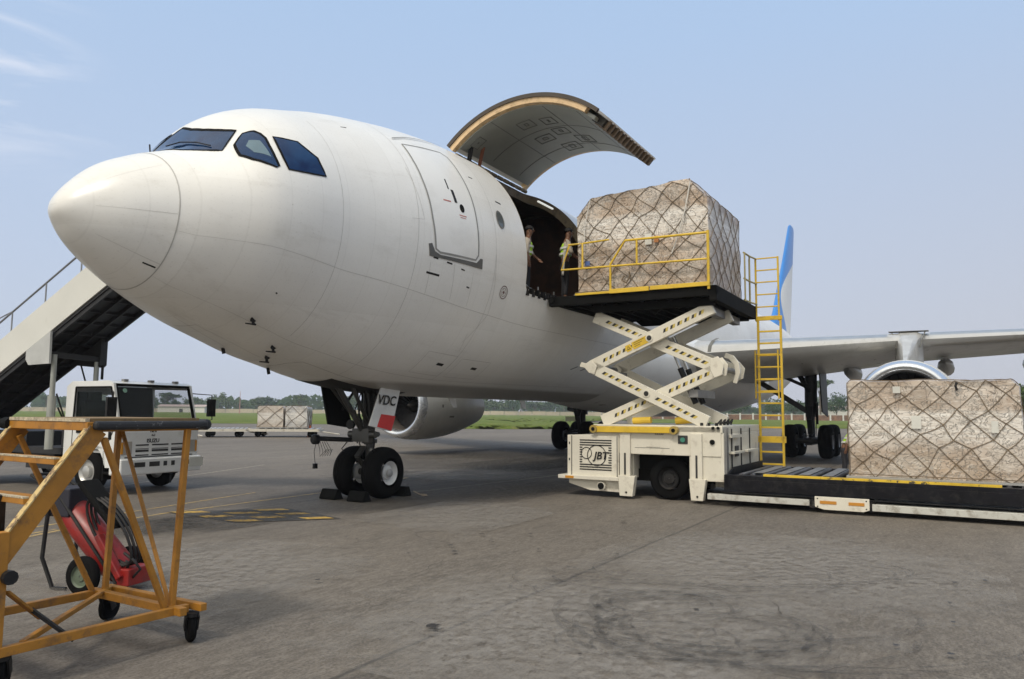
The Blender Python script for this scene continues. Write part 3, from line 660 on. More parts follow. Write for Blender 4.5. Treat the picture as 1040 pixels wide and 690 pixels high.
# ================================================================== CARGO LOADER
ld=thing('cargo_loader','cream scissor lift cargo loader with raised black deck docked at the airliner side door','cargo loader',(11,5.5,0),ACROT,AC)
def L(mb,name,mat,par=None,**kw): return mb.build(name,mat,par or ld,AC,**kw)
S0=9.50; S1=12.85
hz=pm('hazard_black',(.02,.02,.02),.6)
darkmesh=pm('panel_dark_gap',(.03,.03,.03),.6)
# chassis
c=MB()
c.box((S0+.04,3.80,.93),(S0+.34,6.55,1.52)); c.box((S0+.04,3.80,1.40),(S1,6.58,1.54))
c.box((S1-.34,3.25,.5),(S1,6.55,1.52)); c.box((S0+.2,3.25,.42),(S0+.5,4.66,1.3)); c.box((S0+.5,3.3,.5),(S1-.3,3.5,1.3))
c.box((S0+.5,4.5,.45),(S1-.4,4.65,1.4)); c.box((S0+.4,5.95,.45),(S1-.4,6.1,1.4))
c.box((S0+.06,5.90,.44),(S0+.5,6.60,1.40)); c.box((S0+.5,6.30,.30),(S1-.1,6.58,1.40))
L(c,'chassis',cream,bevel=.012)
jb=MB(); jb.box((S0,3.20,.42),(S0+.2,4.40,1.30)); JB=L(jb,'engine_cover',cream,bevel=.012)
d=MB(); d.box((S0-.008,3.30,.42),(S0+.01,3.315,1.29)); d.box((S0-.008,4.36,.42),(S0+.01,4.375,1.29))
for z in (.75,1.1): d.box((S0-.012,3.24,z),(S0,3.265,z+.05))
L(d,'panel_gap',darkmesh,JB)
lg=MB()
for k in range(13):
    z=.56+k*.052; w_=.52; x0,x1=3.50,3.50+w_+.22
    if 3<=k<=9: lg.box((S0-.008,x0,z),(S0-.001,x0+(.06 if k!=6 else .04),z+.024)); lg.box((S0-.008,x1-(.07 if k!=6 else .05),z),(S0-.001,x1,z+.024))
    else: lg.box((S0-.008,x0,z),(S0-.001,x1,z+.024))
def ringf(mb,c,r,w,n=32,dz=0):
    return mb.grid([[(S0-.010-.001*i,c[0]+rr*math.cos(2*PI*k/n),c[1]+rr*math.sin(2*PI*k/n)) for k in range(n)] for i,rr in enumerate((r-w/2,r+w/2))],cu=True)
ringf(lg,(3.90,.875),.215,.018); ringf(lg,(3.66,.92),.12,.016)
lg.text('JBT',(S0-.016,3.99,.865),(0,1,0),(0,0,1),.22,.22,.004,bold=.0045)
L(lg,'louvre_logo',blackm,JB)
bp=MB(); bp.box((S0-.10,3.02,.36),(S0+.6,4.42,.44)); bp.box((S0+.6,3.02,.36),(S1,3.4,.44)); L(bp,'bumper',cream,bevel=.01)
am=MB(); am.box((S0-.108,3.2,.375),(S0-.098,3.4,.425)); L(am,'reflector',pm('amber',(.55,.24,.02),.3))
sk=MB(); sk.prism([(3.22,.37),(4.42,.37),(4.42,.12),(3.72,.13),(3.22,.26)],(S0+.05,0,0),(0,1,0),(0,0,1),(.25,0,0)); sk.cyl((S0-.06,4.02,.24),(S0+.3,4.02,.24),.09,16)
L(sk,'front_skirt',cream)
L(MB().cyl((S0-.08,4.02,.24),(S0+.05,4.02,.24),.07,16),'skirt_socket',black)
# stabiliser feet
for y0,y1 in ((4.40,4.78),(5.92,6.26)):
    f=MB(); f.prism([(y0,.48),(y1,.48),(y1-.06,.06),(y0+.04,.06)],(S0-.06,0,0),(0,1,0),(0,0,1),(.16,0,0)); f.box((S0-.02,y0+.03,.48),(S0+.06,y0+.26,1.38)); 
    F_=L(f,'stabiliser',cream,bevel=.008); g_=MB(); g_.box((S0-.026,y0+.13,.5),(S0-.018,y0+.17,.95)); L(g_,'slot',darkmesh,F_)
    b_=MB().cyl((S0-.075,(y0+y1)/2,.14),(S0-.055,(y0+y1)/2,.14),.02,10); L(b_,'bolt',black,F_)
# wheels
for s_ in (S0+.42,S1-.42):
    wg=MB(); wg.cyl((s_-.1,5.42,.44),(s_+.1,5.42,.44),.1,10); WH=L(wg,'wheel',grey); wheel((s_,5.40,.44),(1,0,0),.44,.32,WH,hm=blackm,rim=.5)
sh=MB(); sh.box((S0+.55,4.66,.45),(S1-.5,5.95,1.39)); sh.box((S0+.5,4.0,.35),(S1-.5,6.3,.6)); L(sh,'underbody',black)
# yellow cylinder tube + lever, decals
yc=MB(); yc.beam((S0-.03,3.90,1.435),(S0-.03,5.58,1.445),.07,.13); YC=L(yc,'yellow_arm',yellow,bevel=.01)
ye=MB(); 
for y in (3.85,5.62): ye.lathe((S0-.09,y,1.44),(1,0,0),[(0,.01),(0,.085),(.12,.085)],20); 
L(ye,'arm_end',pm('yellow_dull',(.35,.25,.06),.5),YC); ye=MB()
for y in (3.85,5.62): ye.cyl((S0-.10,y,1.44),(S0-.088,y,1.44),.04,14)
L(ye,'arm_pin',black,YC)
sm=MB(); sm.box((S0+.028,5.68,1.17),(S0+.04,5.88,1.34)); SM=L(sm,'control_box',darkmesh); L(MB().lathe((S0+.02,5.78,1.25),(-1,0,0),[(0,.05),(.01,.05)],16),'gauge',pm('gauge_green',(.05,.22,.16),.4),SM)
tx=MB(); tx.text('53330',(S0+.036,5.28,1.36),(0,1,0),(0,0,1),.075,0,.004)
tx.box((S0+.036,4.75,1.065),(S0+.039,5.5,1.072)); tx.box((S0+.036,5.0,1.085),(S0+.039,5.3,1.090)); L(tx,'fleet_lettering',darkmesh)
hdl=MB()
for y,z in ((6.38,1.22),(6.38,.35)): hdl.lathe((S0+.04,y,z),(-1,0,0),[(0,.05),(.03,.05),(.03,.03)],14)
for z in (1.5,): 
    for y in (6.4,6.5): hdl.cyl((S0+.0,y,z),(S0+.06,y,z),.03,8)
L(hdl,'fitting',black)
# end face details (port end)
ef=MB(); ef.mi=0
for s_ in (S0+.7,S0+1.5,S0+2.3): ef.box((s_,6.585,.35),(s_+.05,6.60,1.48))
ef.box((S0+.30,6.585,.35),(S0+.36,6.62,1.5)); ef.box((S0+1.0,6.585,.9),(S0+1.28,6.60,1.12))
ef.mi=1; ef.box((S0+.42,6.585,1.30),(S0+1.3,6.66,1.36)); ef.box((S0+.42,6.585,.98),(S0+1.3,6.72,1.02)); ef.box((S0+1.6,6.585,.98),(S0+2.6,6.72,1.02))
L(ef,'end_fitting',[darkmesh,cream])
gr=MB()
for s_ in (S0+.12,S0+.24): gr.box((s_,6.59,.3),(s_+.04,6.64,1.50))
L(gr,'guide_rail',grey)
hs=MB()
for k in range(4): hs.tube([(S0+.5+.3*k,6.35,1.56),(S0+.6+.3*k,6.42,1.66),(S0+.75+.3*k,6.35,1.56)],.02,6)
for y in (6.15,6.3,6.45): hs.cyl((S0+.1,y,1.54),(S0+.1,y,1.60),.03,8)
hs.mi=1; hs.cyl((S0+.35,4.6,1.62),(S0+.35,5.0,1.64),.07,12); hs.cyl((S0+1.4,5.2,1.62),(S0+1.4,5.7,1.66),.08,12)
L(hs,'hydraulic_hose',[blackm,yellow])
# scissors
def sbar(mb,a,b,s_,w=.12,h=.27,side=-1):
    mb.mi=0; mb.beam((s_,a[0],a[1]),(s_,b[0],b[1]),w,h,(0,0,1))
    d=Vector((0,b[0]-a[0],b[1]-a[1])); l=d.length; d.normalize(); n=Vector((0,-d.z,d.y))
    if side:
        o=Vector((s_-(w/2+.003),a[0],a[1])); k=.30; i=0
        while k<l-.30:
            if abs(k-l/2)>.16:
                for mi,e in ((1,0),(2,.055)):
                    mb.mi=mi; q=[o+d*(k+e)+n*(-.035),o+d*(k+e+.055)+n*(-.035),o+d*(k+e+.10)+n*.035,o+d*(k+e+.045)+n*.035]; mb.add(q,[(0,1,2,3)])
            k+=.165
        mb.mi=1; mb.lathe((s_-w/2-.03,(a[0]+b[0])/2,(a[1]+b[1])/2),(1,0,0),[(0,.01),(0,.05),(.04,.06)],16); mb.mi=0
        mb.lathe((s_-w/2-.015,(a[0]+b[0])/2,(a[1]+b[1])/2),(1,0,0),[(0,.05),(0,.085),(.02,.085)],16)
PL=(3.70,2.79); PR=(6.48,2.70); TL=(3.72,3.92); TR=(6.40,3.95); BL=(3.9,1.60); BR=(6.25,1.60)
scm=[cream,hz,pm('hazard_yellow',(.55,.42,.10),.5)]
for s_,sd in ((S0+.20,-1),(S0+1.65,0)):
    for a,b,o in ((PL,TR,-.0),(TL,PR,.16),(PL,BR,-.0),(BL,PR,.16)):
        m_=MB(); sbar(m_,a,b,s_+o,side=-1 if sd else 0); L(m_,'scissor_arm',scm,bevel=.006)
cp=MB()
for s_ in (S0+.20,S0+1.65):
    for e in (-.095,.235):
        cp.prism([(3.56,2.85),(3.72,2.93),(3.86,2.80),(3.80,2.62),(3.66,2.66),(3.55,2.78)],(s_+e,0,0),(0,1,0),(0,0,1),(.025,0,0))
        cp.prism([(6.34,2.88),(6.50,2.94),(6.62,2.78),(6.58,2.56),(6.42,2.50),(6.34,2.66)],(s_+e,0,0),(0,1,0),(0,0,1),(.025,0,0))
    cp.prism([(3.42,2.80),(3.46,2.90),(3.66,2.84),(3.66,2.74)],(s_-.05,0,0),(0,1,0),(0,0,1),(.12,0,0))
cp.prism([(6.40,3.08),(6.56,3.02),(6.68,2.86),(6.70,2.64),(6.62,2.42),(6.54,2.44),(6.60,2.64),(6.57,2.82),(6.46,2.95),(6.36,2.98)],(S0+1.1,0,0),(0,1,0),(0,0,1),(.09,0,0))
L(cp,'pivot_plate',cream,bevel=.01)
cb=MB()
for y,z in (PL,PR,((PL[0]+TR[0])/2,(PL[1]+TR[1])/2),((PL[0]+BR[0])/2,(PL[1]+BR[1])/2)): cb.cyl((S0+.3,y,z),(S0+1.8,y,z),.06,12)
cb.beam((S0+.4,3.9,2.66),(S0+1.7,3.9,2.66),.14,.1); cb.beam((S0+.4,6.2,3.95),(S1-.4,6.2,3.95),.16,.16); cb.beam((S0+.4,5.9,2.2),(S0+1.7,5.9,2.2),.2,.16)
L(cb,'cross_shaft',grey)
hc_=MB()
for s_ in (S0+.75,S0+1.3):
    hc_.mi=0; hc_.tube([(s_,5.85,2.0),(s_,5.52,2.75)],.065,12); hc_.mi=1; hc_.tube([(s_,5.52,2.75),(s_,5.2,3.5)],.035,10)
L(hc_,'hydraulic_cylinder',[blackm,silver],smooth=40)
dc=MB(); d=Vector((0,TR[0]-PL[0],TR[1]-PL[1])).normalized(); n_=Vector((0,-d.z,d.y)); o=Vector((S0+.20-.068,PL[0],PL[1]))
def onbar(mb,k0,k1,h0,h1,e=0):
    mb.add([o+d*k0+n_*h0+Vector((-e,0,0)),o+d*k1+n_*h0+Vector((-e,0,0)),o+d*k1+n_*h1+Vector((-e,0,0)),o+d*k0+n_*h1+Vector((-e,0,0))],[(0,1,2,3)])
dc.mi=0; onbar(dc,1.06,1.42,-.08,.08); onbar(dc,.90,1.03,-.07,.07); dc.mi=1
for k in range(3): onbar(dc,1.10,1.36-.06*k,.045-.04*k,.055-.04*k,.002)
p_=o+d*.965+n_*.0+Vector((-.003,0,0)); a_=[p_+d*.045-n_*.035,p_-d*.045-n_*.035,p_+n_*.045]; q_=[p_+(v-p_)*.62 for v in a_]; dc.add([*a_,*[v-Vector((.001,0,0)) for v in q_]],[(0,1,4,3),(1,2,5,4),(2,0,3,5)])
L(dc,'warning_label',[yellow,hz])
# upper deck
up=MB(); up.mi=0
up.box((S0-.10,2.78,4.15),(S0+.06,6.55,4.36)); up.box((S1-.06,2.78,4.15),(S1+.10,6.55,4.36)); up.box((S0-.10,6.40,4.05),(S1+.1,6.55,4.36)); up.box((S0-.1,2.78,4.2),(S1+.1,3.0,4.36))
for y in np.arange(3.1,6.4,.3): up.box((S0,y,4.12),(S1,y+.08,4.30))
up.box((S0,3.0,4.28),(S1,6.4,4.32)); up.prism([(3.6,4.15),(6.5,4.15),(6.45,3.98),(3.8,3.98)],(S0+.1,0,0),(0,1,0),(0,0,1),(.1,0,0)); up.prism([(3.6,4.15),(6.5,4.15),(6.45,3.98),(3.8,3.98)],(S1-.3,0,0),(0,1,0),(0,0,1),(.1,0,0))
up.lathe((S0-.12,2.84,4.27),(1,0,0),[(0,.06),(.1,.08),(.2,.08)],14)
UD=L(up,'upper_deck',black,bevel=.008)
for k in range(5): q_=3.9+.52*k; L(MB().tube([(S0+.2,q_,4.12),(S0+.25,q_+.2,3.98-.05*(k%3)),(S0+.3,q_+.45,4.1)],.016,6),'deck_cable',blackm,UD)
rl=MB()
for y in np.arange(3.05,6.3,.16): rl.cyl((S0+.1,y,4.34),(S1-.1,y,4.34),.035,8)
L(rl,'deck_roller',grey,UD)
yr=MB(); yr.box((S0-.16,4.26,4.335),(S0-.10,5.15,4.43)); yr.box((S0-.16,5.18,4.345),(S0-.10,6.42,4.43)); yr.beam((S0-.13,3.45,4.37),(S0-.13,4.26,4.37),.03,.05)
L(yr,'guide_strip',yellow,bevel=.004)
hr=MB(); r_=.026
q=S0-.12
hr.tube([(q,3.30,5.50),(q,3.10,4.95),(q,6.40,4.90)],.022,8); hr.tube([(q,3.28,5.50),(q,3.62,5.50),(q,3.62,4.95)],.026,8); hr.tube([(q,3.62,5.50),(q,4.25,5.52)],.02,8)
hr.tube([(q,4.28,4.38),(q,4.28,4.98),(q,4.62,5.46),(q,6.42,5.44)],.026,8); hr.tube([(q,4.88,5.44),(q,4.88,4.92)],.024,8); hr.tube([(q,6.40,5.48),(q,6.40,4.28)],.030,8)
L(hr,'guard_rail',yellow,smooth=40)
# ladder tower at the port end, beyond the deck
s_=13.0; la=MB()
for y in (6.58,7.10): la.beam((s_,y,.45),(s_,y,4.02),.05,.06); la.beam((s_,y-.03,4.0),(s_,y-.03,5.55),.04,.05)
for z in np.arange(.62,4.0,.285): la.beam((s_,6.58,z),(s_,7.10,z),.05,.04)
for z in (4.35,4.65,4.95,5.24,5.53): la.beam((s_,6.56,z),(s_,7.07,z),.03,.03)
la.box((s_-.03,6.40,1.12),(s_+.03,7.16,1.27)); la.box((s_-.04,6.52,4.02),(s_+.02,7.14,4.12))
for y in (6.52,7.04): la.beam((s_-.1,y,2.15),(s_-.1,y,3.3),.03,.05)
for z in (2.3,2.6,2.9,3.2): la.beam((s_-.1,6.52,z),(s_-.1,7.04,z),.03,.03)
L(la,'ladder',yellow,bevel=.004)
sr_=MB()
for z in (5.53,4.92,4.42): sr_.tube([(s_,6.56,z),(s_-.4,6.5,z),(s_-.9,6.48,z)],.022,8)
for x in (s_-.42,s_-.9): sr_.tube([(x,6.5,4.2),(x,6.5,5.53)],.02,8)
sr_.tube([(s_,6.40,4.36),(s_,6.40,5.53)],.02,8)
L(sr_,'ladder_rail',pm('rail_dull_yellow',(.40,.34,.16),.5),smooth=40)
# lower conveyor
lo=MB(); lo.box((S0-.06,6.62,.30),(S1-.2,12.6,.52)); lo.box((S0-.06,6.62,.52),(S0+.12,12.6,.60)); lo.box((S1-.38,6.62,.52),(S1-.2,12.6,.60))
lo.prism([(9.44,.35),(9.44,.60),(10.0,.72),(12.6,.72),(12.6,.35)],(0,6.66,0),(1,0,0),(0,0,1),(0,.04,0))
for y in np.arange(6.8,12.5,.42): lo.box((S0+.12,y,.52),(S1-.38,y+.05,.60))
LO=L(lo,'conveyor_deck',pm('deck_blue_black',(.010,.010,.013),.5,.1,.3,dirt=(.03,.03,.03),spec=.12),bevel=.006)
rl=MB()
for y in np.arange(6.9,12.4,.21): rl.cyl((S0+.16,y,.585),(S1-.42,y,.585),.045,10)
L(rl,'deck_roller',pm('roller_worn',(.10,.10,.11),.35,.6,.5),LO)
wr=MB()
for y in np.arange(7.1,8.7,.42): wr.box((S0+.35,y,.632),(S1-.7,y+.19,.638))
L(wr,'deck_plate',pm('plate_worn',(.2,.2,.2),.45,.3,.3),LO)
ys=MB(); ys.box((S0-.02,7.36,.60),(S0+.08,11.2,.64)); L(ys,'yellow_strip',pm('strip_worn',(.62,.42,.03),.55,0,.2,dirt=(.06,.05,.03),dsc=7,dlo=.55,dhi=.62),LO)
wr=MB(); wr.box((S0-.10,6.30,.11),(S0+.06,8.27,.22)); wr.box((S0-.14,9.24,.09),(S0+.06,12.6,.21)); wr.box((S1-.2,6.3,.1),(S1,12.6,.22)); wr.box((S0+.2,9.0,.12),(S1-.2,9.2,.2))
L(wr,'floor_rail',pm('rail_offwhite',(.50,.50,.46),.5,0,.1,dirt=(.2,.17,.13)),bevel=.008)
pt=MB(); pt.prism([(8.29,.295),(9.20,.295),(9.20,.10),(9.1,.065),(8.45,.065),(8.29,.11)],(S0-.16,0,0),(0,1,0),(0,0,1),(.05,0,0)); PT=L(pt,'reflector_plate',cream,bevel=.006)
am=MB()
for a,b in ((8.38,8.66),(8.86,9.12)): am.box((S0-.168,a,.17),(S0-.160,b,.225))
L(am,'amber_reflector',pm('amber2',(.50,.22,.03),.35),PT); am=MB()
for y in (8.34,9.15):
    for z in (.12,.26): am.cyl((S0-.166,y,z),(S0-.158,y,z),.012,8)
L(am,'bolt',black,PT)
jn=MB()
for y in (8.25,9.22): jn.cyl((S0-.10,y,.16),(S0+.02,y,.16),.09,12)
jn.box((S0-.09,6.58,.26),(S0-.061,12.6,.275)); jn.cyl((S0-.12,11.2,.14),(S0-.1,11.2,.14),.03,8)
L(jn,'hinge_joint',blackm)
# ================================================================== PALLETS
def mulk(t,a,v):
    k=N(t,'ShaderNodeMath',operation='MULTIPLY'); t.links.new(a,k.inputs[0]); k.inputs[1].default_value=v; return k.outputs[0]
def cardmat(name,seed,tan,wrapz,z0):
    m,t,b=nt(name); tc=N(t,'ShaderNodeTexCoord'); Lk=t.links
    # cartons: rows of varying tone
    mp=N(t,'ShaderNodeMapping'); Lk.new(tc.outputs['Object'],mp.inputs[0]); mp.inputs['Location'].default_value=(seed,seed*.7,0)
    sx=N(t,'ShaderNodeSeparateXYZ'); Lk.new(mp.outputs[0],sx.inputs[0])
    ad=N(t,'ShaderNodeMath',operation='ADD'); Lk.new(sx.outputs[0],ad.inputs[0]); Lk.new(sx.outputs[1],ad.inputs[1])
    cb_=N(t,'ShaderNodeCombineXYZ'); Lk.new(ad.outputs[0],cb_.inputs[0]); Lk.new(sx.outputs[2],cb_.inputs[1])
    nz=N(t,'ShaderNodeTexNoise'); nz.inputs['Scale'].default_value=2; Lk.new(cb_.outputs[0],nz.inputs[0])
    vm_=N(t,'ShaderNodeMix',data_type='RGBA'); vm_.inputs[0].default_value=.06; Lk.new(cb_.outputs[0],vm_.inputs[6]); Lk.new(nz.outputs['Color'],vm_.inputs[7])
    br=N(t,'ShaderNodeTexBrick'); br.inputs['Scale'].default_value=1; br.inputs['Brick Width'].default_value=.47; br.inputs['Row Height'].default_value=.40; br.inputs['Mortar Size'].default_value=.009; br.inputs['Mortar Smooth'].default_value=.3
    br.inputs['Color1'].default_value=(*tan,1); br.inputs['Color2'].default_value=(*(x*.74 for x in tan),1); br.inputs['Mortar'].default_value=(*(x*.45 for x in tan),1); br.offset=.08
    Lk.new(vm_.outputs[2],br.inputs['Vector'])
    col=br.outputs['Color']
    col=mixc(t,ramp(t,noise(t,3,6,.7),.5,.75),col,tuple(x*.72 for x in tan))
    # stretch film: whitish crumpled patches with wrinkle highlights painted as pale lines
    wr=noise(t,2.6,5,.6,dist=1.2)
    wr2=noise(t,1.3,4,.6,sc=(1,1,1.2),dist=.8)
    col=mixc(t,mulk(t,ramp(t,wr,.46,.66),.50),col,(.56,.51,.45))
    col=mixc(t,mulk(t,ramp(t,wr2,.50,.66),.50),col,(.66,.62,.57))
    def ridge(sc_,det,vs,dst,w):
        n_=noise(t,sc_,det,.55,sc=vs,dist=dst); a_=N(t,'ShaderNodeMath',operation='SUBTRACT'); a_.inputs[1].default_value=.5; Lk.new(n_,a_.inputs[0])
        b_=N(t,'ShaderNodeMath',operation='ABSOLUTE'); Lk.new(a_.outputs[0],b_.inputs[0]); return ramp(t,b_.outputs[0],w,0)
    r1=ridge(5,3,(1,1,1.4),1.6,.022); r2=ridge(3.1,3,(.35,.35,2.4),.7,.014); r3=ridge(7,3,(1,1,1),2.2,.02)
    msk=ramp(t,noise(t,1.7,3,.5),.40,.60)
    mm=N(t,'ShaderNodeMath',operation='MULTIPLY'); Lk.new(r1,mm.inputs[0]); Lk.new(msk,mm.inputs[1])
    col=mixc(t,mulk(t,mm.outputs[0],.6),col,(.88,.86,.82))
    col=mixc(t,mulk(t,r2,.55),col,(.80,.77,.72))
    col=mixc(t,mulk(t,r3,.20),col,(.24,.19,.15))
    # band of white film
    a=N(t,'ShaderNodeMapRange',interpolation_type='SMOOTHSTEP'); a.inputs[1].default_value=wrapz-.45; a.inputs[2].default_value=wrapz-.05; Lk.new(sx.outputs[2],a.inputs[0])
    a2=N(t,'ShaderNodeMapRange',interpolation_type='SMOOTHSTEP'); a2.inputs[1].default_value=wrapz+.38; a2.inputs[2].default_value=wrapz+.25; Lk.new(sx.outputs[2],a2.inputs[0])
    mu=N(t,'ShaderNodeMath',operation='MULTIPLY'); Lk.new(a.outputs[0],mu.inputs[0]); Lk.new(a2.outputs[0],mu.inputs[1])
    mu2=N(t,'ShaderNodeMath',operation='MULTIPLY'); Lk.new(mu.outputs[0],mu2.inputs[0]); Lk.new(ramp(t,noise(t,4,7,.7,sc=(.4,.4,6)),.25,.65),mu2.inputs[1])
    mu3=N(t,'ShaderNodeMath',operation='MULTIPLY'); Lk.new(mu2.outputs[0],mu3.inputs[0]); mu3.inputs[1].default_value=.95
    col=mixc(t,mu3.outputs[0],col,(.80,.78,.74))
    Lk.new(col,b.inputs['Base Color'])
    rr=N(t,'ShaderNodeMapRange'); rr.inputs[3].default_value=.16; rr.inputs[4].default_value=.5; Lk.new(wr2,rr.inputs[0]); Lk.new(rr.outputs[0],b.inputs['Roughness'])
    b.inputs['Coat Weight'].default_value=.35; b.inputs['Coat Roughness'].default_value=.25
    bs_n=N(t,'ShaderNodeMath',operation='ADD'); Lk.new(r1,bs_n.inputs[0]); Lk.new(noise(t,4,5,.6,dist=1.5),bs_n.inputs[1]); bumpn(t,b,bs_n.outputs[0],.8,.035)
    return m
def netline(mb,pts,r): mb.tube(pts,r,5)
def pallet(name,label,s0,s1,prof_,seed,tan,wz,gap=.40,rope=.011,g=AC,rot=ACROT,grp=None,film=True):
    rnd=random.Random(seed)
    p0=min(a for a,_ in prof_); p1=max(a for a,_ in prof_); z0=min(b for _,b in prof_); z1=max(b for _,b in prof_)
    t=thing(name,label,'air cargo pallet',((s0+s1)/2,(p0+p1)/2,z0-.03),rot,g,grp)
    bs=MB(); bs.box((s0-.03,p0-.03,z0-.03),(s1+.03,p1+.03,z0+.012)); bs.build('pallet_base',silver,t,g)
    # body: profile loft with subdivision and lumps
    pr=[]
    for i in range(len(prof_)):
        a,b_=prof_[i],prof_[(i+1)%len(prof_)]; k=max(1,int(math.hypot(b_[0]-a[0],b_[1]-a[1])/.10))
        pr+=[(a[0]+(b_[0]-a[0])*j/k,a[1]+(b_[1]-a[1])*j/k) for j in range(k)]
    cx,cz=(p0+p1)/2,(z0+z1)/2
    from mathutils import noise as mn
    def lump(v): return mn.noise(Vector((v[0]*1.5+seed,v[1]*1.5,v[2]*1.5)))*.045+mn.noise(Vector((v[0]*5+seed,v[1]*5,v[2]*5)))*.012
    def mv(v,n): 
        k=lump(v) if v[2]>z0+.05 else 0; return (v[0]+n[0]*k,v[1]+n[1]*k,v[2]+n[2]*k)
    rows=[]; ns=int((s1-s0)/.10)
    for i in range(ns+1):
        s_=s0+(s1-s0)*i/ns; e=min(i,ns-i); sh=.045*max(0,1-e/1.5)
        rows.append([mv((s_,p+(cx-p)*sh*.6,z+(cz-z)*sh*.5*(z>z0+.1)),(0,(p-cx)/(p1-cx)*.7,max(0,(z-cz)/(z1-cz))*.7)) for p,z in pr])
    b_=MB(); b_.grid(rows,cu=True)
    # end faces as fans of rings toward the centre
    for i,sg in ((0,-1),(ns,1)):
        base_=rows[i]; rr=[base_]
        for q in range(1,16):
            f=1-q/15.0
            rr.append([mv((s0 if sg<0 else s1,cx+(v[1]-cx)*f,cz+(v[2]-cz)*f),(sg,0,0)) for v in base_])
        b_.grid(rr,cu=True)
    b_.build('wrapped_cargo',cardmat(name+'_wrap%d'%seed,seed,tan,wz-(z0-.03),z0),t,g,smooth=60)
    # net
    nb=MB(); off=.045
    from mathutils.bvhtree import BVHTree
    bvh=BVHTree.FromPolygons(b_.v,b_.f)
    def snap(v):
        c_,n_,i_,d_=bvh.find_nearest(v)
        dd=v-c_; dd=dd.normalized() if dd.length>.004 and (v-Vector(((s0+s1)/2,cx,cz))).dot(dd)>0 else (c_-Vector(((s0+s1)/2,cx,cz))).normalized()
        return c_+dd*(rope+.004)
    def clampf(p,z):   # keep inside profile polygon
        f=1.0
        while f>.3 and not inpoly(cx+(p-cx)*f,cz+(z-cz)*f,prof_): f-=.01
        return cx+(p-cx)*f,cz+(z-cz)*f
    def lattice(U,V,fn,j=.07):
        nu=max(2,round(U/gap)); nv=max(2,round(V/gap)); P={}
        for i in range(nu+1):
            for k in range(nv+1):
                P[i,k]=(i/nu*U+(rnd.uniform(-j,j) if 0<i<nu else 0),k/nv*V+(rnd.uniform(-j,j) if 0<k<nv else 0))
        for i in range(nu):
            for k in range(nv):
                a,b=(P[i,k],P[i+1,k+1]) if (i+k)%2==0 else (P[i+1,k],P[i,k+1])
                mid=((a[0]+b[0])/2+rnd.uniform(-.02,.02),(a[1]+b[1])/2-rnd.uniform(0,.04))
                Q_=[fn(*a)]+[None]*6+[fn(*b)]; A3,M3,B3=Vector(Q_[0]),Vector(fn(*mid)),Vector(Q_[-1]); netline(nb,[snap(A3*(1-f)**2+M3*2*f*(1-f)+B3*f*f) for f in [q/7 for q in range(8)]],rope)
    def front(u,v,s_,sg): 
        p,z=clampf(p0+u,z0+v); return (s_+sg*(off*.6+lump((s_,p,z))),p,z)
    lattice(p1-p0,z1-z0,lambda u,v:front(u,v,s0,-1)); lattice(p1-p0,z1-z0,lambda u,v:front(u,v,s1,1))
    lattice(s1-s0,z1-z0-.3,lambda u,v:(s0+u,p1+off*.7,z0+v)); lattice(s1-s0,z1-z0-.3,lambda u,v:(s0+u,p0-off*.7,z0+v))
    # over the top along the profile
    top=[q for q in prof_ if q[1]>z0+.1]; L_=[0]
    for a,b in zip(top,top[1:]): L_.append(L_[-1]+math.hypot(b[0]-a[0],b[1]-a[1]))
    def ontop(u,v):
        for a,b,l0,l1 in zip(top,top[1:],L_,L_[1:]):
            if u<=l1+1e-6:
                f=(u-l0)/(l1-l0); p=a[0]+(b[0]-a[0])*f; z=a[1]+(b[1]-a[1])*f
                n=Vector((-(b[1]-a[1]),b[0]-a[0])).normalized(); 
                if n.y<0 and abs(n.y)>.2: n=-n
                return (s0+v,p+n.x*off*.3,z+abs(n.y)*off)
        return (s0+v,top[-1][0],top[-1][1])
    lattice(L_[-1],s1-s0,ontop)
    netline(nb,[(s0-off*.7,p0,z0+.05),(s0-off*.7,p1,z0+.05)],rope*1.2)
    nb.build('cargo_net',pm('net_rope',(.17,.125,.08),.8,0,.3),t,g)
    return t
prU=[(3.40,4.39),(3.37,6.16),(3.72,6.58),(5.95,6.68),(6.40,6.25),(6.42,4.39)]
pu=pallet('cargo_pallet','tall netted carton pallet with sloped shoulders on the raised loader deck',9.56,12.15,prU,3,(.46,.35,.26),5.75,.25,.0068)
prL=[(8.83,.66),(8.84,2.36),(8.90,2.42),(11.44,2.42),(11.56,2.30),(11.60,.66)]
pl2=pallet('cargo_pallet','tan netted carton pallet on the low conveyor in front of the engine inlet',9.72,12.3,prL,11,(.50,.40,.315),1.55,.25,.0068)
# paper labels, film corner
lb=MB(); lb.box((9.50,5.02,5.35),(9.512,5.17,5.58)); lb.mi=1; lb.box((9.50,5.22,5.38),(9.512,5.32,5.52)); lb.mi=2; lb.box((9.50,3.62,5.02),(9.512,3.74,5.12)); lb.build('paper_label',[pm('paper',(.6,.6,.56),.6),pm('label_brown',(.40,.17,.06),.6),pm('label_blue',(.08,.14,.35),.5)],pu,AC)
lb=MB(); lb.box((9.655,9.9,1.55),(9.668,10.05,1.78)); lb.box((9.655,11.1,1.5),(9.668,11.2,1.7)); lb.box((9.655,9.62,2.18),(9.668,9.74,2.30)); lb.build('paper_label',MATS['paper'],pl2,AC)
st=MB(); q=9.50; st.tube([(q,6.02,6.6),(q,5.9,6.0),(q,5.72,5.4),(q,5.60,5.1)],.014,5); st.tube([(q,3.75,6.5),(q-.01,3.62,5.9),(q,3.60,5.4)],.012,5); st.build('tie_strap',pm('white_strap',(.62,.60,.56),.5),pu,AC)
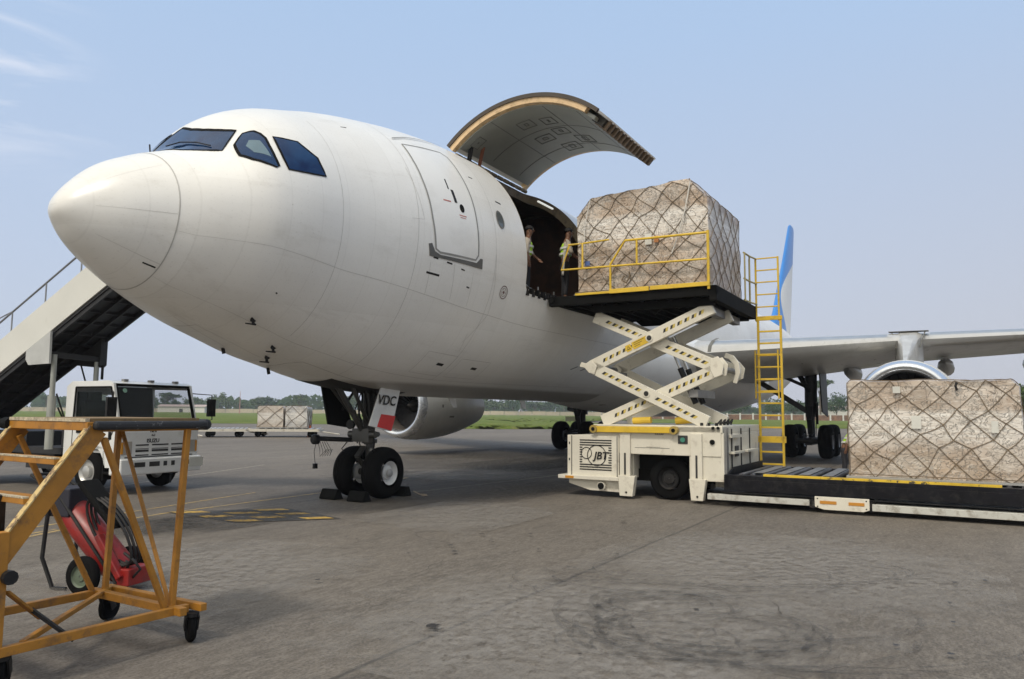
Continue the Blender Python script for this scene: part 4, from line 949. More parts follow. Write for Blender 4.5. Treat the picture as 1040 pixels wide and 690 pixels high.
kn=MB(); kn.tube([(q,4.55,4.72),(q-.03,4.50,4.63),(q-.02,4.60,4.56),(q,4.68,4.70),(q,4.66,4.80)],.018,6); kn.build('net_knot',MATS['net_rope'],pu,AC)
kn=MB(); kn.tube([(9.66,10.62,2.36),(9.65,10.60,2.30),(9.66,10.62,2.22)],.02,6); kn.build('net_knot',blackm,pl2,AC)
# plastic film flap on lower pallet
# ================================================================== PEOPLE
skin=pm('brown_skin',(.16,.075,.04),.55); hair=pm('black_hair',(.012,.01,.01),.8); vest=pm('hi_vis_vest',(.45,.75,.04),.6,0,.08); vst=pm('vest_stripe',(.65,.65,.62),.3); shirt=pm('beige_shirt',(.45,.40,.33),.8,0,.15); trou=pm('dark_trousers',(.02,.02,.025),.8); shoe=pm('black_boot',(.015,.013,.012),.6)
def skinmesh(name,mat,chains,par,sub=1):
    """chains: list of (points, radii); first point of later chains may be index into vertex list"""
    vs=[];es=[];rs=[]
    for pts,rad in chains:
        prev=None
        for p,r in zip(pts,rad):
            if isinstance(p,int): prev=p; continue
            vs.append(p); rs.append(r); i=len(vs)-1
            if prev is not None: es.append((prev,i))
            prev=i
    me=bpy.data.meshes.new(name); me.from_pydata([Vector(v) for v in vs],es,[]); me.materials.append(mat)
    o=bpy.data.objects.new(name,me); COL.objects.link(o); 
    if par: o.parent=par; INV[o.name]=INV[par.name]
    md=o.modifiers.new('skin','SKIN'); md.use_smooth_shade=True
    if not me.skin_vertices: me.skin_vertices.new(name='')
    for i,r in enumerate(rs):
        sv=me.skin_vertices[0].data[i]; sv.radius=(r,r) if not isinstance(r,tuple) else r; sv.use_root=(i==0)
    sb=o.modifiers.new('sub','SUBSURF'); sb.levels=sub; sb.render_levels=sub
    dg=bpy.context.evaluated_depsgraph_get(); m2=bpy.data.meshes.new_from_object(o.evaluated_get(dg)); o.modifiers.clear(); o.data=m2
    m2.materials.clear(); m2.materials.append(mat)
    m2.polygons.foreach_set('use_smooth',[True]*len(m2.polygons))
    return o
def person(label,base,rot,lean=0,armL=None,armR=None,g=AC,hat=False):
    t=thing('person',label,'person',base,0,g); t.rotation_euler=(0,0,rot)
    # local frame: +x forward, +y left, z up, origin at feet
    def B(x,y,z):  # lean the upper body about the hips
        if z>.95: dz=z-.95; return (x+dz*math.sin(lean),y,.95+dz*math.cos(lean))
        return (x,y,z)
    aL=armL or [(.02,.25,1.15),(.08,.27,.90)]; aR=armR or [(.02,-.25,1.15),(.08,-.27,.90)]
    ch=[([B(0,0,.97),B(0,0,1.15),B(0,0,1.34),B(.0,0,1.43),B(.01,0,1.52),B(.02,0,1.60),B(.02,0,1.70)],[(.14,.11),(.13,.105),(.155,.11),(.11,.08),(.052,.055),(.075,.09),(.065,.08)])]
    body=ch[:]; vi=7
    for sg,a in ((1,aL),(-1,aR)):
        body.append(([3,B(0,sg*.17,1.41),B(*a[0]),B(*a[1])],[0,.055,.042,.03])); w=vi+2; vi+=3
        e=Vector(B(*a[0])); h=Vector(B(*a[1])); d=(h-e).normalized(); sd=Vector((0,1,0))*sg
        palm=h+d*.06
        body.append(([w,tuple(palm)],[0,.03])); pi=vi; vi+=1
        for k in range(4):
            f0=palm+sd*.0+Vector((.03-.02*k,0,0))+d*.03; ln=(.065,.075,.07,.055)[k]
            body.append(([pi,tuple(f0),tuple(f0+d*ln*.6-sd*.004),tuple(f0+d*ln-sd*.018)],[0,.010,.009,.007])); vi+=3
        body.append(([w,tuple(h+d*.02+Vector((.035,0,0))),tuple(h+d*.06+Vector((.055,0,0))-sd*.01)],[0,.011,.009])); vi+=2
    for sg in (1,-1): body.append(([0,(0,sg*.10,.88),(.02,sg*.11,.50),(-.01,sg*.12,.10),(.10,sg*.13,.05)],[0,.085,.06,.042,.04]))
    skinmesh('body',skin,body,t)
    skinmesh('shirt',shirt,[([B(0,0,.93),B(0,0,1.15),B(0,0,1.34),B(0,0,1.44)],[(.155,.12),(.148,.118),(.172,.125),(.10,.075)]),([2,B(0,.17,1.40),B(*aL[0]),tuple(Vector(B(*aL[0])).lerp(Vector(B(*aL[1])),.35))],[0,.07,.058,.055]),([2,B(0,-.17,1.40),B(*aR[0]),tuple(Vector(B(*aR[0])).lerp(Vector(B(*aR[1])),.35))],[0,.07,.058,.055])],t)
    skinmesh('trousers',trou,[([B(0,0,1.0),(0,0,.90)],[(.155,.125),(.15,.12)]),([1,(0,.10,.80),(.02,.11,.50),(-.01,.12,.12)],[0,.10,.075,.062]),([1,(0,-.10,.80),(.02,-.11,.50),(-.01,-.12,.12)],[0,.10,.075,.062])],t)
    v=skinmesh('vest',vest,[([B(0,0,1.02),B(0,0,1.15),B(0,0,1.34),B(0,0,1.42)],[(.168,.135),(.162,.13),(.19,.14),(.13,.10)])],t)
    s_=MB()
    for z in (1.10,1.24): 
        s_.grid([[ (B((.145+.005)*math.cos(2*PI*k/20),.192*math.sin(2*PI*k/20),z+dz)) for k in range(20)] for dz in (0,.05)],cu=True)
    ob=s_.build('reflective_stripe',vst,None); ob.parent=v; 
    skinmesh('boot',shoe,[([(-.05,.12,.06),(.12,.13,.045)],[.055,.045])],t); skinmesh('boot',shoe,[([(-.05,-.12,.06),(.12,-.13,.045)],[.055,.045])],t)
    hd=Vector(B(.02,0,1.66)); hm_=MB()
    hm_.grid([[tuple(hd+Vector((-.012+.098*math.sin(a)*math.cos(b),.083*math.sin(a)*math.sin(b),.045+.075*math.cos(a)))) for b in np.linspace(0,2*PI,17)[:-1]] for a in np.linspace(.02,1.75,7)],cu=True)
    hb=hm_.build('hair',hair,None,smooth=60); hb.parent=t
    fc=MB(); fx=hd+Vector((.09,0,0)); fc.mi=0; fc.tube([tuple(fx+Vector((-.01,0,.02))),tuple(fx+Vector((.022,0,-.022))),tuple(fx+Vector((-.01,0,-.03)))],.011,6)
    for sg in (1,-1): fc.mi=1; fc.lathe(tuple(fx+Vector((-.008,sg*.030,.018))),(1,0,0),[(0,.011),(.008,.006)],8); fc.mi=0; fc.lathe(tuple(hd+Vector((0,sg*.078,-.005))),(0,sg,0),[(0,.022),(.014,.016)],8)
    fc.mi=2; fc.box(tuple(fx+Vector((-.015,-.022,-.052))),tuple(fx+Vector((-.001,.022,-.044)))); fb=fc.build('face',[skin,pm('eye_white',(.5,.48,.45),.3),pm('lip',(.12,.04,.035),.5)],None); fb.parent=t
    return t
rotP=math.atan2(-ST,CT)   # facing port
person('person in a hi-vis vest standing in the cargo doorway beside the raised pallet',(10.20,2.78,4.36),rotP+.6,.12,armL=[(.10,.24,1.18),(.30,.12,1.10)],armR=[(.08,-.24,1.16),(.27,-.12,1.02)])
person('person in a pale shirt half hidden behind the forward edge of the cargo opening',(9.45,2.16,4.32),rotP+.4,.08,armL=[(.08,.25,1.16),(.24,.18,1.02)])
person('person with a lime vest stooping behind the left edge of the low pallet',(0,0,0),0,.55,g=lambda v:(10.03,23.0,-.12)).rotation_euler.z=-.5
bagm=MB(); bagm.prism(rrect(-.16,.16,-.30,.30,.05),(9.98,2.84,5.25),(.75,-.35,.12),(-.05,.12,1),(.03,.04,0))
bagt=bagm; solo(bagm,'paper_sack',pm('sack_white',(.50,.48,.44),.7,bump=.4,bsc=12),'white paper sack held against the hi-vis worker in the doorway','sack',(10.2,2.8,5.0),0,AC)
# chocks
for i,(s_,y_,lb_) in enumerate(((6.05,-.38,'black wheel chock in front of the far nose wheel'),(6.02,.38,'black wheel chock in front of the near nose wheel'),(7.28,.38,'black wheel chock with a cord behind the near nose wheel'))):
    c_=MB(); sg=1 if s_<6.6 else -1; c_.prism([(-.14,0),(.14,0),(.10*1,.03),(.02,.20),(-.06,.20),(-.14,.04)] if sg>0 else [(.14,0),(-.14,0),(-.10,.03),(-.02,.20),(.06,.20),(.14,.04)],(s_,y_-.25,.005),(1,0,0),(0,0,1),(0,.42,0))
    o_=solo(c_,'wheel_chock',black,lb_,'wheel chock',(s_,y_,0),ACROT,AC,bevel=.012)
rp=MB(); rp.tube([(7.42,.60,.10),(7.55,.66,.03),(7.64,.78,.02),(7.52,.88,.02),(7.42,.82,.02)],.012,6)
solo(rp,'cord',pm('cord',(.25,.2,.14),.8),'short thin cord lying on the apron behind the nose wheel chock','cord',(7.5,.7,0),ACROT,AC,smooth=40)
# ================================================================== TRUCK WITH AIRSTAIRS
K0=(-8.12,15.8); TF,TRr=frame(K0[0],K0[1],.9,-.436)     # x forward from cab front corner, y left(+) -> viewer's right is +y
# local: x<=0 rearwards from front face; y 0 (near side) .. 2.0 (far side)
tk=thing('stair_truck','white cab-over truck carrying a passenger staircase behind the yellow stepladder','truck',(-1.2,1,0),TRr,TF)
def T(mb,name,mat,par=None,**kw): return mb.build(name,mat,par or tk,TF,**kw)
twh=pm('truck_white',(.70,.71,.70),.3,0,.04,2,dirt=(.42,.39,.34),dsc=3,dlo=.6,dhi=.9,coat=.3)
tglass,t,b=nt('truck_glass'); b.inputs['Base Color'].default_value=(.03,.04,.04,1); b.inputs['Roughness'].default_value=.03; b.inputs['Alpha'].default_value=.22; b.inputs['Specular IOR Level'].default_value=.4
# cab shell: side profile with openings made of panels
cabp=[(-1.78,.62),(-1.78,2.26),(-1.62,2.36),(-.45,2.38),(-.28,2.33),(-.04,1.42),(0,1.30),(0,.62)]
c=MB()
W2=2.02
for y0 in (0,W2-.06):     # side walls around the window
    yy=(0,.06,0)
    c.prism([(-1.78,.95),(-1.78,1.45),(-.05,1.45),(0,1.30),(0,.95)],(0,y0,0),(1,0,0),(0,0,1),yy)
    c.prism([(-1.78,1.45),(-1.78,2.26),(-1.62,2.36),(-1.50,2.36),(-1.50,1.45)],(0,y0,0),(1,0,0),(0,0,1),yy)
    c.prism([(-1.50,2.24),(-1.50,2.36),(-.45,2.38),(-.28,2.33),(-.33,2.22)],(0,y0,0),(1,0,0),(0,0,1),yy)
    c.prism([(-.33,2.22),(-.28,2.33),(-.04,1.45),(-.14,1.45)],(0,y0,0),(1,0,0),(0,0,1),yy)
    c.prism([(-.46,.95),(0,.95),(0,.55),(-.40,.55)],(0,y0,0),(1,0,0),(0,0,1),yy)
    c.prism([(-1.78,.95),(-1.55,.95),(-1.62,.62),(-1.78,.62)],(0,y0,0),(1,0,0),(0,0,1),yy)
    # mudguard arch
    ar=[(-1.0+.58*math.cos(R(a)),.50+.55*math.sin(R(a))) for a in range(10,171,16)]
    c.prism(ar+[(-1.56,.96),(-.44,.96)],(0,y0,0),(1,0,0),(0,0,1),yy)
c.box((-1.78,.06,.7),(-1.72,W2-.06,1.5)); c.box((-1.78,.06,2.1),(-1.72,W2-.06,2.3))
c.box((-1.7,.06,2.30),(-.42,W2-.06,2.375)); c.beam((-.44,W2/2,2.35),(-.30,W2/2,2.30),W2-.12,.05)
c.prism([(-.06,1.45),(0,1.30),(0,.72),(-.07,.72),(-.07,1.45)],(0,.06,0),(1,0,0),(0,0,1),(0,W2-.12,0))
c.box((-1.7,.06,.85),(-.07,W2-.06,.95))
CAB=T(c,'cab',twh,bevel=.03)
wsp=MB(); wsp.add([(-.055,.08,1.44),(-.055,W2-.08,1.44),(-.30,W2-.10,2.27),(-.30,.10,2.27)],[(0,1,2,3)]); WSc=T(wsp,'windscreen',tglass,CAB)
wf=MB(); e=.012
for a,b in (((-.05,.07,1.44),(-.05,W2-.07,1.44)),((-.05,.07,1.44),(-.30,.08,2.29)),((-.05,W2-.07,1.44),(-.30,W2-.08,2.29)),((-.30,.08,2.29),(-.30,W2-.08,2.29))): wf.beam(a,b,.04,.05)
wf.beam((-.03,.3,1.46),(-.09,.9,1.52),.02,.02); wf.beam((-.03,1.1,1.46),(-.09,1.7,1.52),.02,.02)
T(wf,'window_seal',black,CAB)
sw=MB(); sw.add([(-1.48,.03,1.46),(-.14,.03,1.46),(-.34,.03,2.22),(-1.48,.03,2.22)],[(0,1,2,3)]); sw.add([(-1.48,W2-.03,1.46),(-.14,W2-.03,1.46),(-.34,W2-.03,2.22),(-1.48,W2-.03,2.22)],[(0,1,2,3)]); T(sw,'side_window',tglass,CAB)
sf=MB()
for y in (-.004,): 
    P_=[(-1.50,y,1.45),(-.12,y,1.45),(-.32,y,2.24),(-1.46,y,2.24)]
    for a,b in zip(P_,P_[1:]+P_[:1]): sf.beam(a,b,.02,.035)
sf.beam((-1.5,-.004,1.0),(-1.5,-.004,1.45),.01,.012); sf.beam((-.40,-.004,.95),(-.12,-.004,1.45),.01,.012); sf.box((-1.36,-.02,1.26),(-1.18,-.002,1.32)); sf.box((-.34,-.006,1.14),(-.24,-.002,1.30))
T(sf,'door_trim',black,CAB)
it=MB(); 
for y in (.5,1.45): it.box((-1.5,y-.28,1.0),(-.95,y+.28,1.35)); it.beam((-1.45,y,1.3),(-1.6,y,1.95),.5,.14); it.box((-1.60,y-.14,1.95),(-1.50,y+.14,2.15))
it.box((-.55,.1,1.0),(-.1,W2-.1,1.42)); it.box((-1.7,.1,.96),(-.1,W2-.1,1.0)); it.box((-1.72,.08,1.45),(-1.70,.55,2.15))
it.tube([( -.72+.12*math.cos(2*PI*k/16)*.5,.5+.2*math.sin(2*PI*k/16),1.52+.12*math.cos(2*PI*k/16)) for k in range(16)],.016,6,closed=True)
T(it,'cab_interior',pm('cab_interior_black',(.015,.015,.017),.7),CAB)
cu=MB(); cu.add([(-.30,.12,2.24),(-.30,.98,2.24),(-.12,.90,1.46),(-.12,.12,1.46)],[(0,1,2,3)])
T(cu,'sun_shade',pm('shade_black',(.012,.012,.014),.6),CAB)
T(MB().lathe((-.235,.25,2.17),(1,0,.3),[(0,.05),(.004,.05)],16),'windscreen_sticker',pm('sticker_green',(.2,.35,.27),.5),CAB)
# front details
T(MB().text('ISUZU',(.004,.82,1.10),(0,1,0),(0,0,1),.115,0,.008,bold=.002),'grille_lettering',darkmesh,CAB)
T(MB().text('NPR',(.004,.82,1.31),(0,1,0),(0,0,1),.085,0,.006,bold=.003).text('4x2',(.004,.82,1.22),(0,1,0),(0,0,1),.065,0,.006),'badge',darkmesh,CAB)
gm=MB()
for z,h in ((1.0,.03),(.93,.012),(.87,.045),(.79,.025)): 
    for a,b in ((.40,.72),(.80,1.22),(1.30,1.62)): gm.box((-.01,a,z),(.006,b,z+h))
gm.box((-.01,.15,.755),(.01,W2-.15,.775)); T(gm,'grille_slot',darkmesh,CAB)
bm_=MB(); bm_.box((-.25,-.02,.40),(.12,W2+.02,.74)); BUM=T(bm_,'bumper',twh,bevel=.03)
bs_=MB()
for y in (.30,.66,1.02,1.22,1.55): bs_.box((.112,y,.56),(.125,y+(.26 if y<.9 or y>1.5 else .09),.66))
T(bs_,'bumper_opening',darkmesh,BUM)
for y in (.04,W2-.30):
    h=MB(); h.box((-.10,y,.82),(.022,y+.26,1.10)); HL=T(h,'headlight',pm('lamp_lens',(.35,.33,.30),.15),bevel=.01)
    T(MB().box((.015,y+(.0 if y<1 else .21),.84),(.026,y+(.05 if y<1 else .26),1.08)),'indicator',MATS['amber'],HL)
T(MB().box((.125,W2-.32,.50),(.132,W2+.06,.70)),'number_plate',pm('plate_white',(.55,.55,.5),.5),BUM)
for y0,sg in ((-.0,-1),(W2,1)):
    mr=MB(); mr.tube([(-.28,y0,2.15),(.10,y0+sg*.26,2.12),(.12,y0+sg*.28,1.55),(-.05,y0+sg*.02,1.45)],.014,6)
    mr.box((.06,y0+sg*.28-.12,1.62),(.12,y0+sg*.28+.10,2.02)); T(mr,'mirror',blackm,CAB,bevel=.01)
for x in (-.50,):
    for y in (.35,1.0,1.65): T(MB().box((x,y,2.375),(x+.1,y+.10,2.42)),'roof_lamp',grey,CAB)
tm_=pm('truck_chassis',(.02,.02,.022),.7)
cf=MB(); 
for y in (.55,1.35): cf.box((-6.6,y,.55),(-.2,y+.12,.75))
cf.box((-1.6,.2,.35),(-.9,1.8,.6)); cf.box((-3.2,.1,.45),(-2.2,.6,.85)); cf.box((-6.6,.05,.78),(-1.9,W2-.05,.92)); cf.box((-2.3,0.3,.9),(-1.85,1.7,1.5)); cf.box((-5.2,.2,.9),(-3.4,1.8,1.25))
cf.cyl((-.15,1.45,.42),(-.15,1.45,.15),.02,6); cf.box((-.25,1.36,.36),(-.05,1.55,.42)); cf.cyl((-1,.1,.42),(-1,1.9,.42),.07,8)
T(cf,'chassis',tm_)
for x in (-1.0,-4.9):
    for y in (.14,W2-.14):
        wg=MB().cyl((x,y-.05,.40),(x,y+.05,.40),.08,10); WG=T(wg,'wheel',grey); wheel((x,y,.45),(0,1,0),.45,.24,WG,g=TF,hm=pm('hub_silver',(.42,.42,.41),.35,.4),rim=.58)
        sg=-1 if y<1 else 1; T(MB().lathe((x,y,.45),(0,sg,0),[(.04,.14),(.13,.12),(.15,.06),(.15,.01)],16),'hub_cap',MATS['hub_silver'],WG,smooth=40)
st_=MB(); st_.box((-.42,-.01,.42),(-.05,.25,.47)); st_.box((-.48,.0,.3),(-.44,.3,.9)); T(st_,'step',black)
# staircase on the bed (its own part group of the truck: it is carried and lifted by it)
sx0=-2.0; sl=math.tan(R(27)) ; 
def zl(x): return 4.30+.512*(x+.26)      # lower edge of the near side panel, x forward (local)
air=thing('boarding_stairs','white sided passenger boarding stairs rising behind the airliner nose','airstairs',(-3,1,.9),TRr,TF)
def AS(mb,name,mat,par=None,**kw): return mb.build(name,mat,par or air,TF,**kw)
for y,nm in ((-.36,'near'),(.93,'far')):
    p=MB(); p.prism([(-6.9,zl(-6.9)),(2.6,zl(2.6)),(2.6,zl(2.6)+.78),(1.9,zl(1.9)+.80),(-6.9,zl(-6.9)+.76)],(0,y,0),(1,0,0),(0,0,1),(0,.05,0)); AS(p,'side_panel',pm('stair_panel_white',(.62,.62,.58),.5,0,.05,1,dirt=(.36,.34,.30),dsc=1.5,dlo=.6,dhi=.9),bevel=.006)
u=MB(); u.prism([(-6.9,zl(-6.9)-.07),(2.6,zl(2.6)-.07),(2.6,zl(2.6)),(-6.9,zl(-6.9))],(0,-.33,0),(1,0,0),(0,0,1),(0,1.30,0))
for y in (-.28,.1,.5,.92): u.beam((-6.9,y,zl(-6.9)-.12),(2.6,y,zl(2.6)-.12),.05,.10)
for x in np.arange(-6.8,2.6,.42): u.beam((x,-.25,zl(x)-.10),(x,.9,zl(x)-.10),.06,.05)
AS(u,'underframe',pm('underframe_black',(.016,.016,.018),.6,0,.3))
tr=MB()
for k in range(32):
    x=-6.8+.29*k; tr.box((x,-.30,zl(x)+.12),(x+.30,.92,zl(x)+.15)); tr.box((x+.28,-.30,zl(x)+.12),(x+.30,.92,zl(x)+.27))
AS(tr,'tread',grey)
rr_=MB()
for y in (-.34,.95):
    rr_.tube([(-6.9,y,zl(-6.9)+1.22),(2.5,y,zl(2.5)+1.22)],.022,8)
    for x in np.arange(-6.8,2.6,1.15): rr_.tube([(x,y,zl(x)+.7),(x,y,zl(x)+1.22)],.018,6)
rr_.tube([(-6.9,.95,zl(-6.9)+1.55),(-4.5,.95,zl(-4.5)+1.55),(-3.9,.95,zl(-3.9)+1.25)],.018,6)
rr_.tube([(-4.4,-.34,zl(-4.4)+1.22),(-4.1,-.34,zl(-4.1)+1.40),(-3.3,-.34,zl(-3.3)+1.22)],.014,6)
AS(rr_,'hand_rail',pm('rail_grey',(.25,.26,.28),.4,.4),smooth=40)
gs=MB(); gs.prism([(-2.66,zl(-2.66)-.04),(-1.86,zl(-1.86)-.04),(-1.84,2.74),(-2.55,2.72),(-2.66,2.84)],(0,-.40,0),(1,0,0),(0,0,1),(0,.05,0)); AS(gs,'gusset',pm('gusset_grey',(.45,.46,.45),.5))
bxx=MB(); bxx.prism([(-2.93,2.80),(-1.95,2.72),(-1.86,2.78),(-1.86,zl(-1.86)-.1),(-2.93,zl(-2.93)-.1)],(0,.80,0),(1,0,0),(0,0,1),(0,.17,0)); bxx.beam((-2.05,-.3,2.96),(-1.95,.97,2.90),.10,.12)
AS(bxx,'support_frame',pm('support_black',(.022,.022,.024),.6))
cl=MB(); 
for y in (-.2,.8): cl.tube([(-1.97,y,.9),(-1.97,y,2.05)],.085,14); cl.tube([(-1.97,y,2.05),(-1.97,y,2.95)],.055,14)
AS(cl,'lift_column',pm('column_grey',(.36,.37,.34),.4,.3),smooth=40)
hh=MB(); hh.tube([(-1.90,.9,2.8),(-1.90,.9,2.45)],.03,8); hh.tube([(-2.6,.85,2.8),(-2.4,.85,2.4)],.02,6); hh.tube([(-1.9,-.1,1.8),(-1.8,.1,1.3),(-1.9,.4,1.0)],.02,6); hh.tube([(-1.9,-.15,2.1),(-1.82,.0,1.6),(-1.9,.4,1.1)],.02,6); AS(hh,'cable',blackm)
# ================================================================== YELLOW STEPLADDER
SN=(-2.93,5.30); SF,SRr=frame(SN[0],SN[1],.53,.848)   # x: away along the platform (towards the far right), y: left
sd=thing('maintenance_stand','worn yellow wheeled step stand with black rubber bumper in the left foreground','step stand',(.2,.5,0),SRr,SF)
def D(mb,name,mat,par=None,**kw): return mb.build(name,mat,par or sd,SF,**kw)
PW=1.06; PLn=.86; PZ=1.69
f=MB(); f.box((0,0,PZ-.005),(PLn,PW,PZ+.02)); D(f,'platform_board',pm('board_brown',(.20,.13,.055),.75,0,.3,6,dirt=(.07,.05,.03)))
f=MB(); f.box((-.03,-.02,PZ-.065),(.03,PW+.02,PZ-.006)); f.box((.03,0,PZ-.075),(PLn,.05,PZ-.006)); f.box((.03,PW-.05,PZ-.075),(PLn,PW,PZ-.006)); f.box((PLn-.05,.05,PZ-.075),(PLn,PW-.05,PZ-.006)); D(f,'platform_frame',ochre,bevel=.004)
tx_=pm('tread_grip',(.42,.36,.26),.8,0,.5,40,bump=.8,bsc=120); f=MB(); f.box((-.035,0,PZ-.004),(-.005,PW,PZ+.02)); D(f,'nosing',tx_)
bmp=MB(); bmp.beam((-.0,-.045,PZ-.03),(PLn+.04,-.045,PZ-.03),.06,.062); bmp.tube([(PLn+.05,-.045,PZ-.03),(PLn+.05,PW,PZ-.03)],.045,10)
rb=pm('scuffed_rubber',(.015,.015,.017),.6,0,.3,dirt=(.22,.22,.22),dsc=14,dlo=.60,dhi=.66,bump=.5,bsc=30); D(bmp,'bumper',rb,bevel=.02)
D(MB().cyl((-.02,PW+.0,PZ-.03),(-.02,PW+.10,PZ-.03),.045,12),'bumper_roller',black)
# stringers
sd_d=Vector((-.585,0,-.81)).normalized()
for y0 in (-.035,PW-.03):
    f=MB(); a=Vector((.055,y0+.03,PZ-.055)); l=2.1 if y0<.5 else 2.1
    f.beam(a,a+sd_d*l,.035,.125,(0,0,1)); D(f,'stringer',ochre,bevel=.004)
    g_=MB(); n_=Vector((sd_d.z,0,-sd_d.x)); n_=-n_ if n_.z<0 else n_
    g_.beam(a+n_*.068+sd_d*.02,a+n_*.068+sd_d*l,.055,.010); D(g_,'stringer_flange',pm('edge_paint_pale',(.52,.38,.16),.6,0,.2,8,dirt=(.12,.07,.04),dsc=12,dlo=.5,dhi=.6))
for k in range(1,6):
    z=PZ-.245*k; x=-.177*k+.01
    f=MB(); f.box((x-.05,.02,z-.045),(x+.13,PW-.04,z-.008)); ST_=D(f,'step',ochre,bevel=.004); D(MB().box((x-.052,.02,z-.007),(x-.015,PW-.04,z+.004)),'grip_strip',tx_,ST_)
# base frame
BZ=.27; X1,X0,XB=.86,-.46,-.46
b_=MB()
b_.beam((X1+.02,-.14,BZ),(X1-.02,PW+.02,BZ),.055,.055); b_.beam((X1-.14,-.12,BZ-.005),(X1-.16,PW+.02,BZ-.005),.06,.06)
b_.beam((X1-.04,-.02,BZ-.008),(-1.35,-.02,BZ-.008),.05,.06); b_.beam((X1-.04,PW-.05,BZ-.008),(-1.35,PW-.05,BZ-.008),.05,.06)
b_.beam((-.35,0,BZ+.012),(X1-.05,PW-.05,BZ+.012),.04,.035)
D(b_,'base_frame',ochre,bevel=.004)
po=MB()
po.beam((.72,.03,BZ),(.77,.01,PZ-.07),.042,.042); po.beam((.74,PW-.10,BZ),(.78,PW-.10,PZ-.07),.042,.042)
po.beam((.10,.0,PZ-.12),(.66,.03,BZ+.02),.036,.040); po.beam((.80,PW-.12,PZ-.1),(.73,.07,BZ+.02),.026,.026)
po.beam((.02,PW-.05,PZ-.12),(.66,PW-.05,BZ+.02),.036,.036)
po.beam((-.52,-.0,BZ),(-.52,-.0,1.0),.075,.075,(1,0,0)); po.beam((-.48,PW-.05,BZ),(-.48,PW-.05,1.02),.09,.09,(1,0,0))
po.beam((-.46,.0,.62),(-.12,.25,.35),.035,.02)
D(po,'post',ochre,bevel=.004)
hk=MB(); hk.beam((-.22,.18,.44),(-.02,.0,.22),.035,.02); hk.cyl((-.48,-.08,.72),(-.48,-.02,.72),.045,10); hk.beam((-.40,.3,1.2),(-.30,.5,.72),.06,.02); D(hk,'latch_hook',blackm)
jk=MB(); jk.beam((-.30,PW-.2,1.2),(-.42,PW-.2,.80),.05,.03); 
D(jk,'chain_bracket',pm('striped_chain',(.45,.42,.34),.6,0,.9,60))
def caster(x,y,ang,lb=None):
    c_=MB(); dx,dy=math.cos(ang)*.05,math.sin(ang)*.05; nx_,ny_=-math.sin(ang),math.cos(ang)
    c_.cyl((x,y,BZ-.04),(x,y,BZ-.07),.05,12)
    for sg in (-1,1): c_.beam((x+sg*nx_*.045,y+sg*ny_*.045,BZ-.06),(x+dx+sg*nx_*.045,y+dy+sg*ny_*.045,.10),.012,.06,(math.cos(ang),math.sin(ang),0))
    C_=D(c_,'caster',blackm); MB().lathe((x+dx,y+dy,.115),(nx_,ny_,0),[(-.028,.04),(-.032,.095),(-.016,.115),(.016,.115),(.032,.095),(.028,.04)],24).build('caster_wheel',tyre,C_,SF,smooth=40)
caster(X1-.02,-.06,1.1); caster(X1-.05,PW+.0,.4); caster(-.46,.02,.9); caster(-.46,PW-.05,.6)
# ================================================================== WHEELED EXTINGUISHER
EF,ER=frame(-4.02,7.72,.96,-.28)
ex=thing('wheeled_extinguisher','red wheeled fire extinguisher cart with black hose tilted behind the yellow step stand','fire extinguisher',(0,0,0),ER,EF)
def E_(mb,name,mat,par=None,**kw): return mb.build(name,mat,par or ex,EF,**kw)
ax_=Vector((.68,0,-.60)).normalized()
tank=MB(); o=Vector((-.52,0,.80)); tank.lathe(o,ax_,[(0,.05),(.03,.12),(.10,.155),(.85,.155),(.95,.12),(.99,.03)],28); E_(tank,'tank',red,smooth=40)
for y in (-.30,.30): 
    wg=MB().cyl((.02,y-.03,.185),(.02,y+.03,.185),.05,10); WG=E_(wg,'wheel',grey); wheel((.02,y,.185),(0,1,0),.185,.09,WG,g=EF,hm=pm('wheel_green_grey',(.10,.13,.09),.6),rim=.62)
fr=MB(); fr.tube([(.02,-.3,.185),(.02,.3,.185)],.016,8)
for y in (-.16,.16): fr.tube([(-.85,y,1.10),(-.5,y,.93),(.28,y,.10)],.016,8)
fr.tube([(-.85,-.16,1.10),(-.85,.16,1.10)],.016,8); fr.tube([(-.56,-.2,.78),(-.60,-.2,.30),(-.45,-.2,.02),(-.28,-.2,.02)],.02,8); fr.tube([(-.56,.2,.78),(-.60,.2,.30),(-.45,.2,.02),(-.28,.2,.02)],.02,8)
E_(fr,'handle_frame',blackm,smooth=40)
hd_=MB(); hd_.lathe(o-ax_*.02,-ax_,[(0,.05),(.05,.05),(.06,.02),(.12,.02)],12); hd_.box((-.68,-.17,.70),(-.34,.17,.98)); E_(hd_,'valve_cover',pm('dark_tarp',(.018,.018,.03),.7,bump=.6,bsc=15),bevel=.05)
ho=MB(); 
for k in range(3): 
    c0=Vector((.12,-.12+.05*k,.58)); 
    ho.tube([c0+Vector((-.30*math.cos(a)*.9+.16*math.sin(a)*.6,0,.32*math.cos(a)*.9+.16*math.sin(a)*.8)) for a in np.linspace(0,2*PI,22)],.014,6)
ho.tube([(.30,-.1,.38),(.44,-.12,.32),(.50,-.1,.24),(.42,-.1,.16),(.34,-.1,.2),(.36,-.1,.30)],.014,6)
E_(ho,'hose',blackm,smooth=50)
pd=MB(); pd.beam((-.25,-.05,1.05),(.20,-.05,.62),.24,.06); E_(pd,'horn',black,bevel=.02)
rd=MB(); rd.beam((.05,-.17,.55),(.34,-.17,.16),.08,.06); rd.box((.26,-.16,.08),(.42,.16,.24)); E_(rd,'red_bracket',red,bevel=.01)
